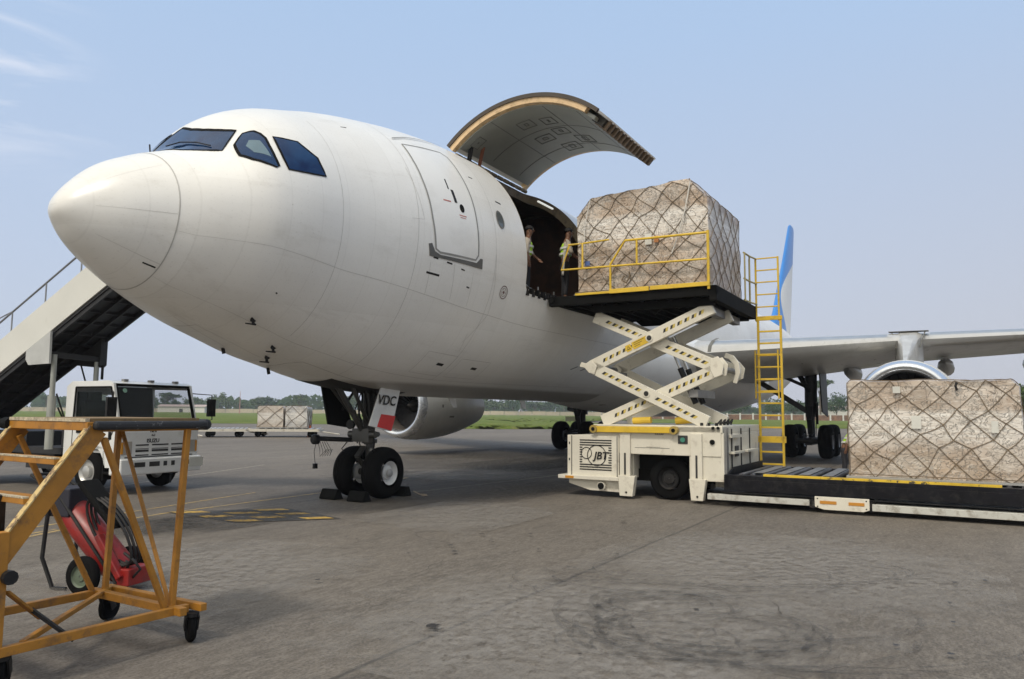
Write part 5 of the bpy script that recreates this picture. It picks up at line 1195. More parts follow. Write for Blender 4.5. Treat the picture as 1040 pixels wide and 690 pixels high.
# ================================================================== GROUND
def mulv(t,a,v):
    k=N(t,'ShaderNodeMath',operation='MULTIPLY'); t.links.new(a,k.inputs[0]); k.inputs[1].default_value=v; return k.outputs[0]
m,t,b=nt('apron_concrete'); Lk=t.links; tc=N(t,'ShaderNodeTexCoord')
rot=N(t,'ShaderNodeMapping'); rot.inputs['Rotation'].default_value=(0,0,-ACROT); Lk.new(tc.outputs['Object'],rot.inputs[0]); av=rot.outputs[0]
n1=noise(t,.12,6,.65,vec=av,sc=(.5,1.2,1)); n2=noise(t,1.1,8,.7,vec=av,sc=(.45,1.4,1)); n3=noise(t,42,5,.7,vec=av); n4=noise(t,.5,7,.7,vec=av,dist=1)
col=mixc(t,ramp(t,n1,.3,.7),(.074,.060,.047),(.195,.170,.142))
k=N(t,'ShaderNodeMath',operation='MULTIPLY'); Lk.new(ramp(t,n2,.47,.68),k.inputs[0]); k.inputs[1].default_value=.6
col=mixc(t,k.outputs[0],col,(.050,.043,.037))
k=N(t,'ShaderNodeMath',operation='MULTIPLY'); Lk.new(ramp(t,n4,.56,.75),k.inputs[0]); k.inputs[1].default_value=.5
col=mixc(t,k.outputs[0],col,(.285,.262,.235))
col=mixc(t,ramp(t,n3,.32,.68),mixc(t,.5,col,(0.02,0.018,0.016)),mixc(t,.22,col,(.42,.38,.33)))
n5=noise(t,14,6,.75,vec=av,sc=(.5,1.3,1)); col=mixc(t,mulv(t,ramp(t,n5,.47,.68),.5),col,(.28,.25,.215)); n6=noise(t,4,8,.85,vec=av,sc=(.5,1.3,1)); col=mixc(t,mulv(t,ramp(t,n6,.50,.70),.65),col,(.055,.047,.041))
# oil / rubber stains in bands across the stand
sx=N(t,'ShaderNodeSeparateXYZ'); Lk.new(av,sx.inputs[0])
# pavement joints: every 6.1 m across, 7.4 m along, in the aircraft frame
def joint(axis,off,per,w):
    a=N(t,'ShaderNodeMath',operation='ADD'); a.inputs[1].default_value=off; Lk.new(sx.outputs[axis],a.inputs[0])
    wob=N(t,'ShaderNodeMath',operation='MULTIPLY_ADD'); Lk.new(n4,wob.inputs[0]); wob.inputs[1].default_value=.10; Lk.new(a.outputs[0],wob.inputs[2])
    q=N(t,'ShaderNodeMath',operation='PINGPONG'); q.inputs[1].default_value=per/2; Lk.new(wob.outputs[0],q.inputs[0])
    l=N(t,'ShaderNodeMapRange'); l.inputs[1].default_value=w*1.6; l.inputs[2].default_value=w*.3; Lk.new(q.outputs[0],l.inputs[0]); return l.outputs[0]
# world -> aircraft frame offsets: x' = s + c0 , y' = -p + c1
X0=NX*math.cos(-ACROT)-NY*math.sin(-ACROT); Y0=NX*math.sin(-ACROT)+NY*math.cos(-ACROT)
j1=joint(1,-(Y0-6.83),7.5,.022); j2=joint(0,-(X0+2.2)+.9,7.5,.010)
mx=N(t,'ShaderNodeMath',operation='MAXIMUM'); Lk.new(j1,mx.inputs[0]); k=N(t,'ShaderNodeMath',operation='MULTIPLY'); Lk.new(j2,k.inputs[0]); k.inputs[1].default_value=.4; Lk.new(k.outputs[0],mx.inputs[1])
k=N(t,'ShaderNodeMath',operation='MULTIPLY'); Lk.new(mx.outputs[0],k.inputs[0]); k.inputs[1].default_value=.75
col=mixc(t,k.outputs[0],col,(.045,.042,.04))
Lk.new(col,b.inputs['Base Color']); rr=N(t,'ShaderNodeMapRange'); rr.inputs[3].default_value=.62; rr.inputs[4].default_value=.92; Lk.new(n4,rr.inputs[0]); Lk.new(rr.outputs[0],b.inputs['Roughness']); b.inputs['Specular IOR Level'].default_value=.3
bm2=N(t,'ShaderNodeMath',operation='MULTIPLY_ADD'); Lk.new(n3,bm2.inputs[0]); bm2.inputs[1].default_value=.5; Lk.new(n2,bm2.inputs[2])
bumpn(t,b,bm2.outputs[0],.55,.012)
gm_=MB(); gm_.grid([[(-3000,-300,0),(3000,-300,0)],[(-3000,4500,0),(3000,4500,0)]]); g_=gm_.build('apron_ground',m,None,W,recalc=False); tag(g_,'stained grey concrete apron with slab joints','ground',kind='structure')
# paint
def paint(name,c,wear=.55,dark=(.10,.09,.08)):
    m,t,b=nt(name); w=noise(t,9,8,.75); w2=noise(t,1.2,5,.7)
    a=mixc(t,ramp(t,w,wear-.12,wear+.1),c,dark); a=mixc(t,ramp(t,w2,.5,.75),a,dark); t.links.new(a,b.inputs['Base Color']); b.inputs['Roughness'].default_value=.75; return m
yl=paint('apron_yellow',(.50,.34,.10),.52,(.17,.15,.13)); wl=paint('apron_pale_line',(.42,.37,.27),.50,(.18,.165,.15)); ydk=paint('apron_black_box',(.035,.033,.03),.6,(.12,.11,.10)); ysq=paint('apron_yellow_box',(.50,.32,.06),.6,(.05,.045,.04))
def strip(mb,pts,w,z=.004):
    rows=[]
    for i,p in enumerate(pts):
        a=pts[max(0,i-1)]; c=pts[min(len(pts)-1,i+1)]; dx,dy=c[0]-a[0],c[1]-a[1]; l=math.hypot(dx,dy); nx_,ny_=-dy/l*w/2,dx/l*w/2
        rows.append([(p[0]+nx_,p[1]+ny_,z),(p[0]-nx_,p[1]-ny_,z)])
    return mb.grid(rows)
def mark(name,mb,mat,label):
    o=mb.build(name,mat,None,AC,recalc=False); return tag(o,label,'apron marking',kind='structure')
lm_=MB(); strip(lm_,[(-1.0,-.10),(.857,-.85),(2.8,-1.23),(8.2,-1.47),(11,-2.3)],.09); strip(lm_,[(-1.0,-.45),(.9,-1.0)],.07,.0045); strip(lm_,[(-1.5,-.9),(2.8,-1.9),(6,-2.6)],.07); mark('yellow_guide_line',lm_,yl,'worn yellow taxi guide lines on the apron')
lm_=MB(); strip(lm_,[(10.98,-2.29),(15.7,0),(24,2.6)],.08); strip(lm_,[(7.6,-.1),(8.33,.19),(14.4,.77),(30,2.0)],.08); strip(lm_,[(4.5,-6),(12,-9)],.08); mark('pale_guide_line',lm_,wl,'pale worn guide lines on the apron')
bx=MB(); bx.add([(2.95,-1.36,.0085),(4.46,.02,.0085),(4.0,1.74,.0085),(2.75,.66,.0085)],[(0,1,2,3)]); mark('black_marking_box',bx,ydk,'black painted box with yellow blocks on the apron')
bx=MB()
for k in range(5):
    for j in range(3):
        if (k+j)%2: continue
        u0,u1=k/5+.02,k/5+.17; v0,v1=j/3+.02,j/3+.28
        A_,B_,C_,D_=[Vector(v) for v in ((2.95,-1.36,.0125),(4.46,.02,.0125),(4.0,1.74,.0125),(2.75,.66,.0125))]
        f_=lambda u,v:(A_.lerp(B_,v)).lerp(D_.lerp(C_,v),u)
        bx.add([f_(u0,v0),f_(u1,v0),f_(u1,v1),f_(u0,v1)],[(0,1,2,3)])
mark('yellow_marking_block',bx,ysq,'yellow blocks of the checked apron marking')
# tyre scrub marks and dark patches (spills and painted aircraft shade)
m,t,b=nt('tyre_mark'); b.inputs['Base Color'].default_value=(.045,.042,.04,1); b.inputs['Roughness'].default_value=.8
mu=N(t,'ShaderNodeMath',operation='MULTIPLY'); t.links.new(ramp(t,noise(t,7,8,.8),.42,.75),mu.inputs[0]); mu.inputs[1].default_value=.85; t.links.new(mu.outputs[0],b.inputs['Alpha'])
tmk=m
sc_=MB(); zz=.004
def arcp(cx,cy,rx,ry,a0,a1,ph=0,n=30):
    return [(cx+rx*math.cos(R(a0+(a1-a0)*k/n)),cy+ry*math.sin(R(a0+(a1-a0)*k/n))) for k in range(n+1)]
zz=.032
rq=random.Random(4)
for cx,cy,rx,ry,a0,a1,w in [(c0+rq.uniform(-.25,.25),c1+rq.uniform(-.25,.25),r0*rq.uniform(.8,1.15),r1*rq.uniform(.8,1.15),a+rq.uniform(-40,40),b_+rq.uniform(-60,60),w_*rq.uniform(.3,.6)) for q in range(4) for c0,c1,r0,r1,a,b_,w_ in ((1.55,6.4,1.0,.75,150,430,.10),(1.6,6.35,.85,.6,170,400,.08),(1.9,6.7,1.25,.95,120,330,.12),(1.35,7.0,.55,.5,0,300,.07),(1.1,6.1,.5,.42,60,340,.06),(2.6,6.0,1.5,.8,150,280,.10),(1.8,8.5,1.8,.9,190,350,.08),(2.4,8.9,2.1,.8,180,340,.09),(1.2,7.9,.9,.5,20,200,.06))]:
    zz+=.0004; strip(sc_,arcp(cx,cy,rx,ry,a0,a1),w,zz)
sw_=sc_.build('tyre_mark',tmk,None,W,recalc=False); tag(sw_,'swirling dark tyre marks on the open apron','tyre marks',kind='structure')
m,t,b=nt('stain_shade_patch'); b.inputs['Base Color'].default_value=(.026,.023,.020,1); b.inputs['Roughness'].default_value=.75
gc=N(t,'ShaderNodeTexCoord'); mp=N(t,'ShaderNodeMapping'); mp.inputs['Location'].default_value=(-.5,-.5,0); t.links.new(gc.outputs['Generated'],mp.inputs[0])
vl=N(t,'ShaderNodeVectorMath',operation='LENGTH'); mp.inputs['Scale'].default_value=(1,1,0); t.links.new(mp.outputs[0],vl.inputs[0])
ad=N(t,'ShaderNodeMath',operation='MULTIPLY_ADD'); t.links.new(noise(t,1.4,8,.7),ad.inputs[0]); ad.inputs[1].default_value=.55; t.links.new(vl.outputs['Value'],ad.inputs[2])
mr0=N(t,'ShaderNodeMapRange'); mr0.inputs[1].default_value=.66; mr0.inputs[2].default_value=.40; t.links.new(ad.outputs[0],mr0.inputs[0]); mr=N(t,'ShaderNodeMath',operation='MINIMUM'); t.links.new(mr0.outputs[0],mr.inputs[0]); mm_=N(t,'ShaderNodeMapRange'); mm_.inputs[1].default_value=.38; mm_.inputs[2].default_value=.62; t.links.new(noise(t,9,9,.85),mm_.inputs[0]); t.links.new(mm_.outputs[0],mr.inputs[1])
mu=N(t,'ShaderNodeMath',operation='MULTIPLY'); t.links.new(mr.outputs[0],mu.inputs[0]); mu.inputs[1].default_value=.62; t.links.new(mu.outputs[0],b.inputs['Alpha'])
for i,(s0_,s1_,p0_,p1_) in enumerate(((1.0,4.6,-.6,1.2),(13,22,-4.2,-.5),(17,30,-9,-3),(9,13,-4.5,-1.5),(.2,3.2,-1.0,.6),(11,26,-9,2),(5,14,-2,3),(8.5,12.5,6,8.5),(-6,-1,6.5,10.5))):  # spill stains, with the dark shade under the airliner painted in
    o=MB(); z=.016+.0006*i; o.add([(s0_,p0_,z),(s1_,p0_,z),(s1_,p1_,z),(s0_,p1_,z)],[(0,1,2,3)]); o=o.build('stain_shade_patch',m,None,AC,recalc=False); tag(o,'dark patch on the apron, spill stain and painted aircraft shade','stain',kind='structure')
pale=bpy.data.materials.new('worn_patch'); pale=m.copy(); pale.name='worn_patch'; pale.node_tree.nodes['Principled BSDF'].inputs['Base Color'].default_value=(.33,.31,.285,1)
for q in pale.node_tree.nodes:
    if q.type=='MATH' and q.operation=='MULTIPLY' and abs(q.inputs[1].default_value-.62)<1e-3: q.inputs[1].default_value=.55
for i,(s0_,s1_,p0_,p1_) in enumerate(((1.2,6.5,6.5,11.0),(-1.5,2.2,5.5,10.2),(3,8,1.8,4.5),(10,15,-3,.5),(-2,2,1.5,5),(24,36,-22,-6))):
    o=MB(); z=.024+.0006*i; o.add([(s0_,p0_,z),(s1_,p0_,z),(s1_,p1_,z),(s0_,p1_,z)],[(0,1,2,3)]); o=o.build('worn_patch',pale,None,AC,recalc=False); tag(o,'pale worn patch of bare concrete on the apron','worn patch',kind='structure')
ck=MB(); rq=random.Random(21)
for s0_,p0_,a_ in ((.5,5.2,.4),(2.5,8.2,2.2),(1.2,4.0,-.3),(4.5,5.4,.9),(.0,9.5,1.4),(6.2,8.8,-.6),(3.6,3.4,2.6),(8.0,7.2,.2)):
    x,y,a=s0_,p0_,a_; P_=[]
    for k in range(26): P_.append((x,y)); a+=rq.uniform(-.35,.35); x+=.06*math.cos(a); y+=.06*math.sin(a)
    strip(ck,P_,.007,.036)
o=ck.build('crack',pm('crack_dark',(.035,.03,.026),.9),None,AC,recalc=False); tag(o,'hairline cracks in the apron concrete','cracks',kind='structure')
dp=MB()
for k in range(70):
    x,y,r=rq.uniform(-1,9),rq.uniform(1.5,11),rq.uniform(.008,.035)*(2 if k%9==0 else 1); n_=9; dp.add([(x+r*rq.uniform(.7,1.2)*math.cos(2*PI*i/n_),y+r*rq.uniform(.6,1.1)*math.sin(2*PI*i/n_),.038) for i in range(n_)],[tuple(range(n_))])
o=dp.build('oil_drip',pm('oil_drip_dark',(.025,.022,.02),.5),None,AC,recalc=False); tag(o,'small dark oil drips on the apron','oil drips',kind='structure')
# ================================================================== GRASS AND FAR GROUND
m,t,b=nt('airfield_grass'); a=noise(t,.15,7,.75); c_=noise(t,1.2,6,.8)
col=mixc(t,ramp(t,a,.35,.65),(.085,.14,.022),(.16,.19,.05)); col=mixc(t,ramp(t,c_,.5,.78),col,(.20,.17,.075)); t.links.new(col,b.inputs['Base Color']); b.inputs['Roughness'].default_value=.9; b.inputs['Specular IOR Level'].default_value=.1
bumpn(t,b,c_,1,.3); grass_m=m
def grass(pts_near,pts_far,name,label):
    rows=[]; rnd=random.Random(3); nr=26
    for i in range(nr+1):
        f=(i/nr)**1.6; row=[]
        for a,c in zip(pts_near,pts_far):
            x=a[0]+(c[0]-a[0])*f; y=a[1]+(c[1]-a[1])*f
            row.append((x+rnd.uniform(-.4,.4),y+rnd.uniform(-.5,.5)*(1 if i else 1.5),.02+(rnd.uniform(.05,.32) if i else .0)))
        rows.append(row)
    o=MB(); o.grid(rows); o=o.build(name,grass_m,None,W,recalc=False,smooth=60); return tag(o,label,'grass',kind='stuff')
xs=np.linspace(0,1,90)
grass([(-420+440*u,97+3*math.sin(9*u)) for u in xs],[(-1200+1150*u,520) for u in xs],'grass','green grass strip beyond the apron on the left')
grass([(1+11*u,128+8*u) for u in xs],[(-60+160*u,520) for u in xs],'grass','green grass beyond the apron behind the nose gear')
grass([(22+260*u,100+5*u) for u in xs],[(30+500*u,222) for u in xs],'grass','green grass in front of the boundary fence')
grass([(-11+16*u,80+6*abs(u-.5)) for u in xs[::3]],[(-13+18*u,96-6*abs(u-.5)) for u in xs[::3]],'grass','small grass island on the taxiway edge')
bs=MB(); bs.grid([[(-60,225,.03),(900,225,.03)],[(-60,520,.03),(900,520,.03)]]); o=bs.build('far_ground',grass_m,None,W,recalc=False); tag(o,'grass ground beyond the boundary fence','ground',kind='structure')
# far wall on the left
wm=pm('far_wall_tan',(.42,.36,.27),.8,0,.2,.05,dirt=(.28,.24,.19),dsc=.1)
wl_=MB()
for k in range(60): wl_.box((-420+8*k,436,0),(-412.3+8*k,436.4,2.35+.12*(k%3==0)))
solo(wl_,'boundary_wall',wm,'long low tan wall along the far edge of the airfield on the left','wall',(-180,436,0))
bl_=MB()
for x0,x1,h in ((-190,-172,3.2),(-150,-128,2.6)): bl_.box((x0,428,0),(x1,434,h))
for i,(x0,x1,h,lb) in enumerate(((-196,-170,3.4,'long low white shed by the far wall, left of the airliner'),(120,150,4.2,'pale low building beyond the fence under the wing'),(165,176,3.6,'small white hut beyond the fence near the main gear'))):
    o=thing('far_building',lb,'building',((x0+x1)/2,300 if x0>0 else 425,0)); y=300 if x0>0 else 425
    MB().box((x0,y-4,0),(x1,y+4,h)).build('wall',pm('far_white',(.6,.58,.55),.7),o)
    MB().prism([(y-4.6,h),(y+4.6,h),(y,h+1.2)],(x0-.5,0,0),(0,1,0),(0,0,1),(x1-x0+1,0,0)).build('roof',pm('far_roof',(.38,.30,.27),.7),o)
    MB().box(((x0+x1)/2-1,y-4.05,0),((x0+x1)/2+1,y-4.01,2.2)).build('door',darkmesh,o)
# fence with white posts on the right
fe_=thing('boundary_fence','brown boundary wall with white posts behind the main landing gear','fence',(100,224,0))
w_=MB(); w_.box((36,224.1,0),(185,224.35,1.75)); w_.build('wall',pm('laterite_brick',(.20,.115,.07),.85,0,.4,.6,dirt=(.10,.06,.04),dsc=1.5),fe_)
wt=pm('post_white',(.62,.62,.58),.7)
p0=None
for k in range(39):
    x=37+3.8*k; o=MB().box((x-.22,223.9,0),(x+.22,224.05,2.15)).build('post',wt,fe_) if k==0 else p0.copy()
    if k==0: p0=o; BX=x
    else: o.location.x=(x-BX); COL.objects.link(o)
MB().box((36,224.12,1.75),(185,224.3,1.85)).build('coping',wt,fe_)
# ================================================================== TREES
def leafm(name,c):
    m,t,b=nt(name); gi=N(t,'ShaderNodeObjectInfo'); n_=noise(t,.6,5,.7)
    a=mixc(t,ramp(t,n_,.3,.7),tuple(x*.6 for x in c),tuple(x*1.35 for x in c)); k=N(t,'ShaderNodeMath',operation='MULTIPLY'); t.links.new(gi.outputs['Random'],k.inputs[0]); k.inputs[1].default_value=.5
    a=mixc(t,k.outputs[0],a,(.05,.085,.03)); t.links.new(a,b.inputs['Base Color']); b.inputs['Roughness'].default_value=.8; b.inputs['Specular IOR Level'].default_value=.15; return m
LM=[leafm('leaf_dark',(.045,.085,.025)),leafm('leaf_mid',(.075,.11,.03))]
bark=pm('bark',(.11,.085,.06),.9)
def tree(name,label,x,y,h,rw,seed,kind=0,n=900,grp=None,leaf=.5):
    rnd=random.Random(seed); t=thing(name,label,'tree',(x,y,0),0,W,grp)
    tr=MB(); th_=h*(.42 if kind!=2 else .7); tr.tube([(x,y,-.1),(x+rnd.uniform(-.2,.2),y,th_*.6),(x+rnd.uniform(-.4,.4),y,th_)],[h*.028,h*.02,h*.014],8)
    cl=[]
    nc=14 if kind!=2 else 10
    for k in range(nc):
        a=rnd.uniform(0,2*PI); r=rw*math.sqrt(rnd.random())*.75
        if kind==2: zc_=h*rnd.uniform(.80,.95); rr_=(rw*.36,h*.055)
        else: zc_=h*(.42+.45*rnd.random()*(1-r/rw*.5)); rr_=(rw*rnd.uniform(.28,.45),h*rnd.uniform(.10,.17))
        c=(x+r*math.cos(a),y+r*math.sin(a),zc_); cl.append((c,rr_))
        tr.tube([(x,y,th_*rnd.uniform(.55,.95)),((x+c[0])/2,(y+c[1])/2,(th_+c[2])/2+.2),c],[h*.010,h*.007,h*.003],5)
    tr.build('trunk',bark,t)
    cr=MB()
    for k in range(n):
        c,(rx,rz)=rnd.choice(cl); 
        u=Vector((rnd.gauss(0,1),rnd.gauss(0,1),rnd.gauss(0,1))).normalized()*(rnd.random()**.4); p=Vector(c)+Vector((u.x*rx,u.y*rx,u.z*rz))
        a=Vector((rnd.gauss(0,1),rnd.gauss(0,1),rnd.gauss(0,.6))).normalized(); b_=a.cross(Vector((rnd.gauss(0,1),rnd.gauss(0,1),rnd.gauss(0,1)))).normalized(); s_=leaf*rnd.uniform(.6,1.3)
        cr.add([p+a*s_*.5,p+b_*s_*.35,p-a*s_*.5,p-b_*s_*.35],[(0,1,2,3)])
    cr.build('crown',LM[seed%2],t,recalc=False); return t
base_t=[tree('far_tree','hazy dark green tree in the far tree line beyond the airfield',-330+7*k,470,9.5+k%3*1.6,4.6,20+k,[0,0,1,0,2,0][k],650,'trees of the far tree line',.9) for k in range(6)]
rnd=random.Random(5); x=-300; i=0
while x<420 and i<150:
    o=base_t[i%6] if i<6 else copy_tree(base_t[rnd.randrange(6)])
    o.location=(x,rnd.uniform(455,520),0); o.rotation_euler.z=rnd.uniform(0,6); f_=rnd.uniform(.72,1.25)*(1.0+(.12 if x>120 else 0)); o.scale=(f_*1.1,f_*1.1,f_); x+=rnd.uniform(3.4,6.8); i+=1
# the dense belt they stand out from
wd=MB(); rnd=random.Random(8)
for k in range(15000):
    x=rnd.uniform(-620,640); y=rnd.uniform(530,560); h=8.4+2.2*math.sin(x*.031)+1.5*math.sin(x*.093+2)+1.0*math.sin(x*.27)
    z=h*rnd.random()**.7; s_=rnd.uniform(1.0,2.4); a=rnd.uniform(0,PI); dx,dy=math.cos(a)*s_,math.sin(a)*s_*.4; q=rnd.uniform(-.5,.5)
    wd.add([(x-dx,y-dy,z),(x+q,y,z-s_*.7),(x+dx,y+dy,z+q),(x-q,y,z+s_*.7)],[(0,1,2,3)])
o=wd.build('far_wood',LM[0],None,W,recalc=False); tag(o,'dense wooded belt far beyond the airfield','wood',kind='stuff')
tree('umbrella_tree','tall flat topped tree beyond the fence beside the main landing gear',118,290,15.5,6,41,2,1400,None,.55)
tree('broadleaf_tree','dense dark tree rising behind the right end of the low pallet',58.0,86,6.6,4.4,43,0,4200,None,.32)
for i,(x,y,h,r_) in enumerate(((112,262,8.5,5),(121,250,7.5,4.5),(130,268,9.2,5.2),(140,258,8.0,5),(150,270,9.0,5.5),(100,272,7.8,4.5),(92,262,7.0,4))):
    pass
mr=[tree('fence_tree','green tree in the clump behind the boundary fence',112,262,8.8,5,52,0,1300,'trees behind the boundary fence',.5)]
for x,y,f_ in ((122,252,.9),(131,268,1.08),(140,258,.95),(151,270,1.05),(101,272,.92),(91,264,.82),(161,262,.9),(80,268,.8),(70,270,.86)):
    o=copy_tree(mr[0]); o.location=(x,y,0); o.rotation_euler.z=x; o.scale=(f_,f_,f_)
# ================================================================== DISTANT APRON THINGS
def dolly(label,x,y,ang,L_=3.4,W_=2.4,c=None):
    G,RT=frame(x,y,math.cos(ang),math.sin(ang)); t=thing('pallet_dolly',label,'dolly',(0,0,0),RT,G,'pallet dollies parked on the far apron')
    m_=c or pm('dolly_cream',(.55,.52,.45),.5)
    f=MB()
    for yy in (-W_/2,W_/2-.1): f.box((-L_/2,yy,.42),(L_/2,yy+.1,.55))
    for xx in np.linspace(-L_/2,L_/2-.1,5): f.box((xx,-W_/2,.42),(xx+.1,W_/2,.52))
    f.box((-L_/2,-W_/2,.38),(L_/2,W_/2,.42)); f.tube([(L_/2,0,.35),(L_/2+1.2,0,.18)],.05,6); f.build('frame',m_,t,G)
    r=MB()
    for xx in np.linspace(-L_/2+.2,L_/2-.2,10): r.cyl((xx,-W_/2+.12,.56),(xx,W_/2-.12,.56),.05,6)
    r.build('roller',silver,t,G)
    for xx in (-L_/2+.6,L_/2-.6):
        for yy in (-W_/2+.3,W_/2-.3): MB().lathe((xx,yy,.22),(0,1,0),[(-.08,.1),(-.08,.2),(0,.22),(.08,.2),(.08,.1)],14).build('wheel',tyre,t,G)
    return t
dolly('loaded cream dolly carrying a tan and a white pallet on the far apron',-15.2,51.6,.12,4.6)
dolly('empty cream dolly with a tow bar just left of the loaded dolly',-19.0,50.6,.25,3.0)
dolly('small yellowish dolly farther back behind the empty ones',-26.6,60,.1,3.0,2.0,pm('dolly_yellowish',(.60,.48,.28),.5))
dolly('long white dolly beside the truck mirror on the far apron',-22.2,46.5,.05,4.2)
dolly('white dolly half hidden at the left edge behind the stepladder',-31,44,.1,4.0)
G1,RT1=frame(-15.2,51.6,math.cos(.12),math.sin(.12))
def flp(name,label,a,b,seed,tan,wz):
    return pallet(name,label,-1.2,1.2,[(-b,.64),(-b,2.28),(-b+.1,2.38),(-a-.1,2.38),(-a,2.28),(-a,.64)],seed,tan,wz,.5,.014,g=lambda v:G1((-v[1],v[0],v[2])),rot=0)
def simplepal(label,x0,x1,tan,seed,wz):
    g=lambda v:G1((v[1],v[0],v[2])); return pallet('wrapped_pallet',label,-1.15,1.15,[(x0,.64),(x0,1.98),(x0+.1,2.06),(x1-.1,2.06),(x1,1.98),(x1,.64)],seed,tan,wz,.5,.014,g=g,rot=RT1)
simplepal('tan netted carton pallet on the distant dolly, left of the white one',-1.75,-.05,(.64,.56,.48),21,1.3)
simplepal('white wrapped pallet on the distant dolly beside the tan one',.05,1.5,(.64,.64,.64),23,1.3)
cn=thing('traffic_cone','orange traffic cone standing by the distant loaded dolly','cone',(-13.6,51.5,0)); MB().box((-13.8,51.3,0),(-13.4,51.7,.05)).build('base',black,cn)
MB().lathe((-13.6,51.5,.05),(0,0,1),[(0,.17),(.75,.04)],16).build('cone_body',pm('cone_orange',(.75,.16,.03),.5),cn); MB().lathe((-13.6,51.5,.35),(0,0,1),[(0,.108),(.16,.082)],16,caps=False).build('band',wt,cn)
sg_=thing('taxiway_sign','small dark taxiway sign board in the grass beyond the starboard engine','sign',(10.6,135,0)); MB().box((9.6,135,.35),(11.6,135.15,1.15)).build('board',pm('sign_dark',(.05,.05,.02),.5),sg_)
for x in (9.9,11.3): MB().box((x-.04,135.02,0),(x+.04,135.1,.35)).build('leg',grey,sg_)
ms=MB(); ms.tube([(-118,330,0),(-118,330,10)],[.2,.08],6); solo(ms,'mast',pm('mast_red',(.4,.2,.18),.6),'thin reddish mast far away right of the truck cab','mast',(-118,330,0))
# ================================================================== SKY, SUN, HAZE
SEL,SAZ=R(52),R(212)      # azimuth clockwise from +Y (north): behind and left of the camera
wo=bpy.data.worlds.new('World'); S.world=wo; wo.use_nodes=True; t=wo.node_tree; t.nodes.clear(); Lk=t.links
out=N(t,'ShaderNodeOutputWorld'); bg=N(t,'ShaderNodeBackground'); sky=N(t,'ShaderNodeTexSky',sky_type='NISHITA'); sky.sun_disc=False
sky.sun_elevation=SEL; sky.sun_rotation=SAZ; sky.altitude=10; sky.air_density=1.0; sky.dust_density=2.5; sky.ozone_density=1.5
tc=N(t,'ShaderNodeTexCoord'); sx=N(t,'ShaderNodeSeparateXYZ'); Lk.new(tc.outputs['Generated'],sx.inputs[0])
# hazy air veil: milky mauve-blue near the horizon and to the east
hv=N(t,'ShaderNodeMapRange',interpolation_type='SMOOTHSTEP'); hv.inputs[1].default_value=-.05; hv.inputs[2].default_value=.62; hv.inputs[3].default_value=.92; hv.inputs[4].default_value=.72; Lk.new(sx.outputs[2],hv.inputs[0])
el=N(t,'ShaderNodeMapRange'); el.inputs[1].default_value=0; el.inputs[2].default_value=.5; Lk.new(sx.outputs[2],el.inputs[0])
hc1=mixc(t,el.outputs[0],HZ0,HZ1); xr=N(t,'ShaderNodeMapRange'); xr.inputs[1].default_value=-.2; xr.inputs[2].default_value=.6; Lk.new(sx.outputs[0],xr.inputs[0])
k=N(t,'ShaderNodeMath',operation='MULTIPLY'); Lk.new(xr.outputs[0],k.inputs[0]); iv=N(t,'ShaderNodeMapRange'); iv.inputs[1].default_value=0; iv.inputs[2].default_value=.45; iv.inputs[3].default_value=.9; iv.inputs[4].default_value=0; Lk.new(sx.outputs[2],iv.inputs[0]); Lk.new(iv.outputs[0],k.inputs[1])
hc2=mixc(t,k.outputs[0],hc1,HZ2)
skm=mixc(t,hv.outputs[0],sky.outputs[0],hc2)
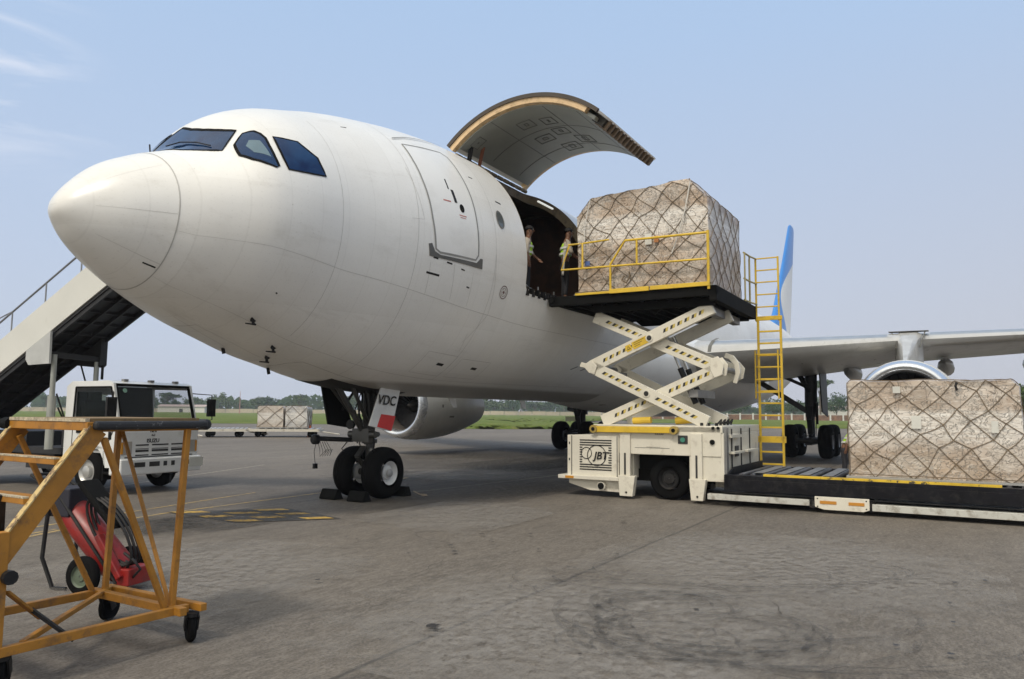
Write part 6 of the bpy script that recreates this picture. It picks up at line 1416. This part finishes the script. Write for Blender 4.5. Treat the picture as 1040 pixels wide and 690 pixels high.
# wisps of cirrus, upper left
nz=noise(t,3.2,9,.62,vec=tc.outputs['Generated'],sc=(1.2,1.2,6.5),dist=.6)
def bump3(axis,c,w):
    s_=N(t,'ShaderNodeMath',operation='SUBTRACT'); Lk.new(sx.outputs[axis],s_.inputs[0]); s_.inputs[1].default_value=c
    a=N(t,'ShaderNodeMath',operation='ABSOLUTE'); Lk.new(s_.outputs[0],a.inputs[0]); r=N(t,'ShaderNodeMapRange',interpolation_type='SMOOTHSTEP'); r.inputs[1].default_value=w; r.inputs[2].default_value=w*.2; Lk.new(a.outputs[0],r.inputs[0]); return r.outputs[0]
def mul(a,b):
    m_=N(t,'ShaderNodeMath',operation='MULTIPLY'); Lk.new(a,m_.inputs[0])
    if isinstance(b,(int,float)): m_.inputs[1].default_value=b
    else: Lk.new(b,m_.inputs[1])
    return m_.outputs[0]
mask=mul(bump3(0,-.60,.17),bump3(2,.36,.16)); cl_=mul(mul(ramp(t,nz,.46,.70),mask),.75)
skm=mixc(t,cl_,skm,CLD)
# broad warm glow of the hazy sun, behind and to the left of the camera
sd_=N(t,'ShaderNodeVectorMath',operation='DOT_PRODUCT'); Lk.new(tc.outputs['Generated'],sd_.inputs[0]); sd_.inputs[1].default_value=(math.sin(SAZ)*math.cos(SEL),math.cos(SAZ)*math.cos(SEL),math.sin(SEL))
gl_=N(t,'ShaderNodeMapRange',interpolation_type='SMOOTHSTEP'); gl_.inputs[1].default_value=.35; gl_.inputs[2].default_value=1.0; Lk.new(sd_.outputs['Value'],gl_.inputs[0])
skm=mixc(t,gl_.outputs[0],skm,GLW)
Lk.new(skm,bg.inputs[0]); bg.inputs[1].default_value=.10; Lk.new(bg.outputs[0],out.inputs[0])
sl=bpy.data.lights.new('sun','SUN'); sl.energy=SUNE; sl.angle=R(8); sl.color=(1,.93,.83); so=bpy.data.objects.new('sun',sl); COL.objects.link(so)
d=Vector((math.sin(SAZ)*math.cos(SEL),math.cos(SAZ)*math.cos(SEL),math.sin(SEL))); so.rotation_euler=d.to_track_quat('Z','Y').to_euler()
if HAZE:
    hb=MB(); hb.box((-700,-60,-1),(760,600,24)); m=bpy.data.materials.new('haze'); m.use_nodes=True; t=m.node_tree; t.nodes.clear(); o_=t.nodes.new('ShaderNodeOutputMaterial'); v=t.nodes.new('ShaderNodeVolumePrincipled'); v.inputs['Color'].default_value=(.80,.88,1,1); v.inputs['Density'].default_value=HAZE; t.links.new(v.outputs[0],o_.inputs['Volume'])
    hz_=hb.build('haze',m,None); tag(hz_,'thin pale haze filling the air over the airfield','haze',kind='stuff')
S.view_settings.view_transform='Standard'; S.view_settings.look='None'; S.view_settings.gamma=1; S.view_settings.exposure=EXPO
S.cycles.max_bounces=6; S.cycles.volume_bounces=0
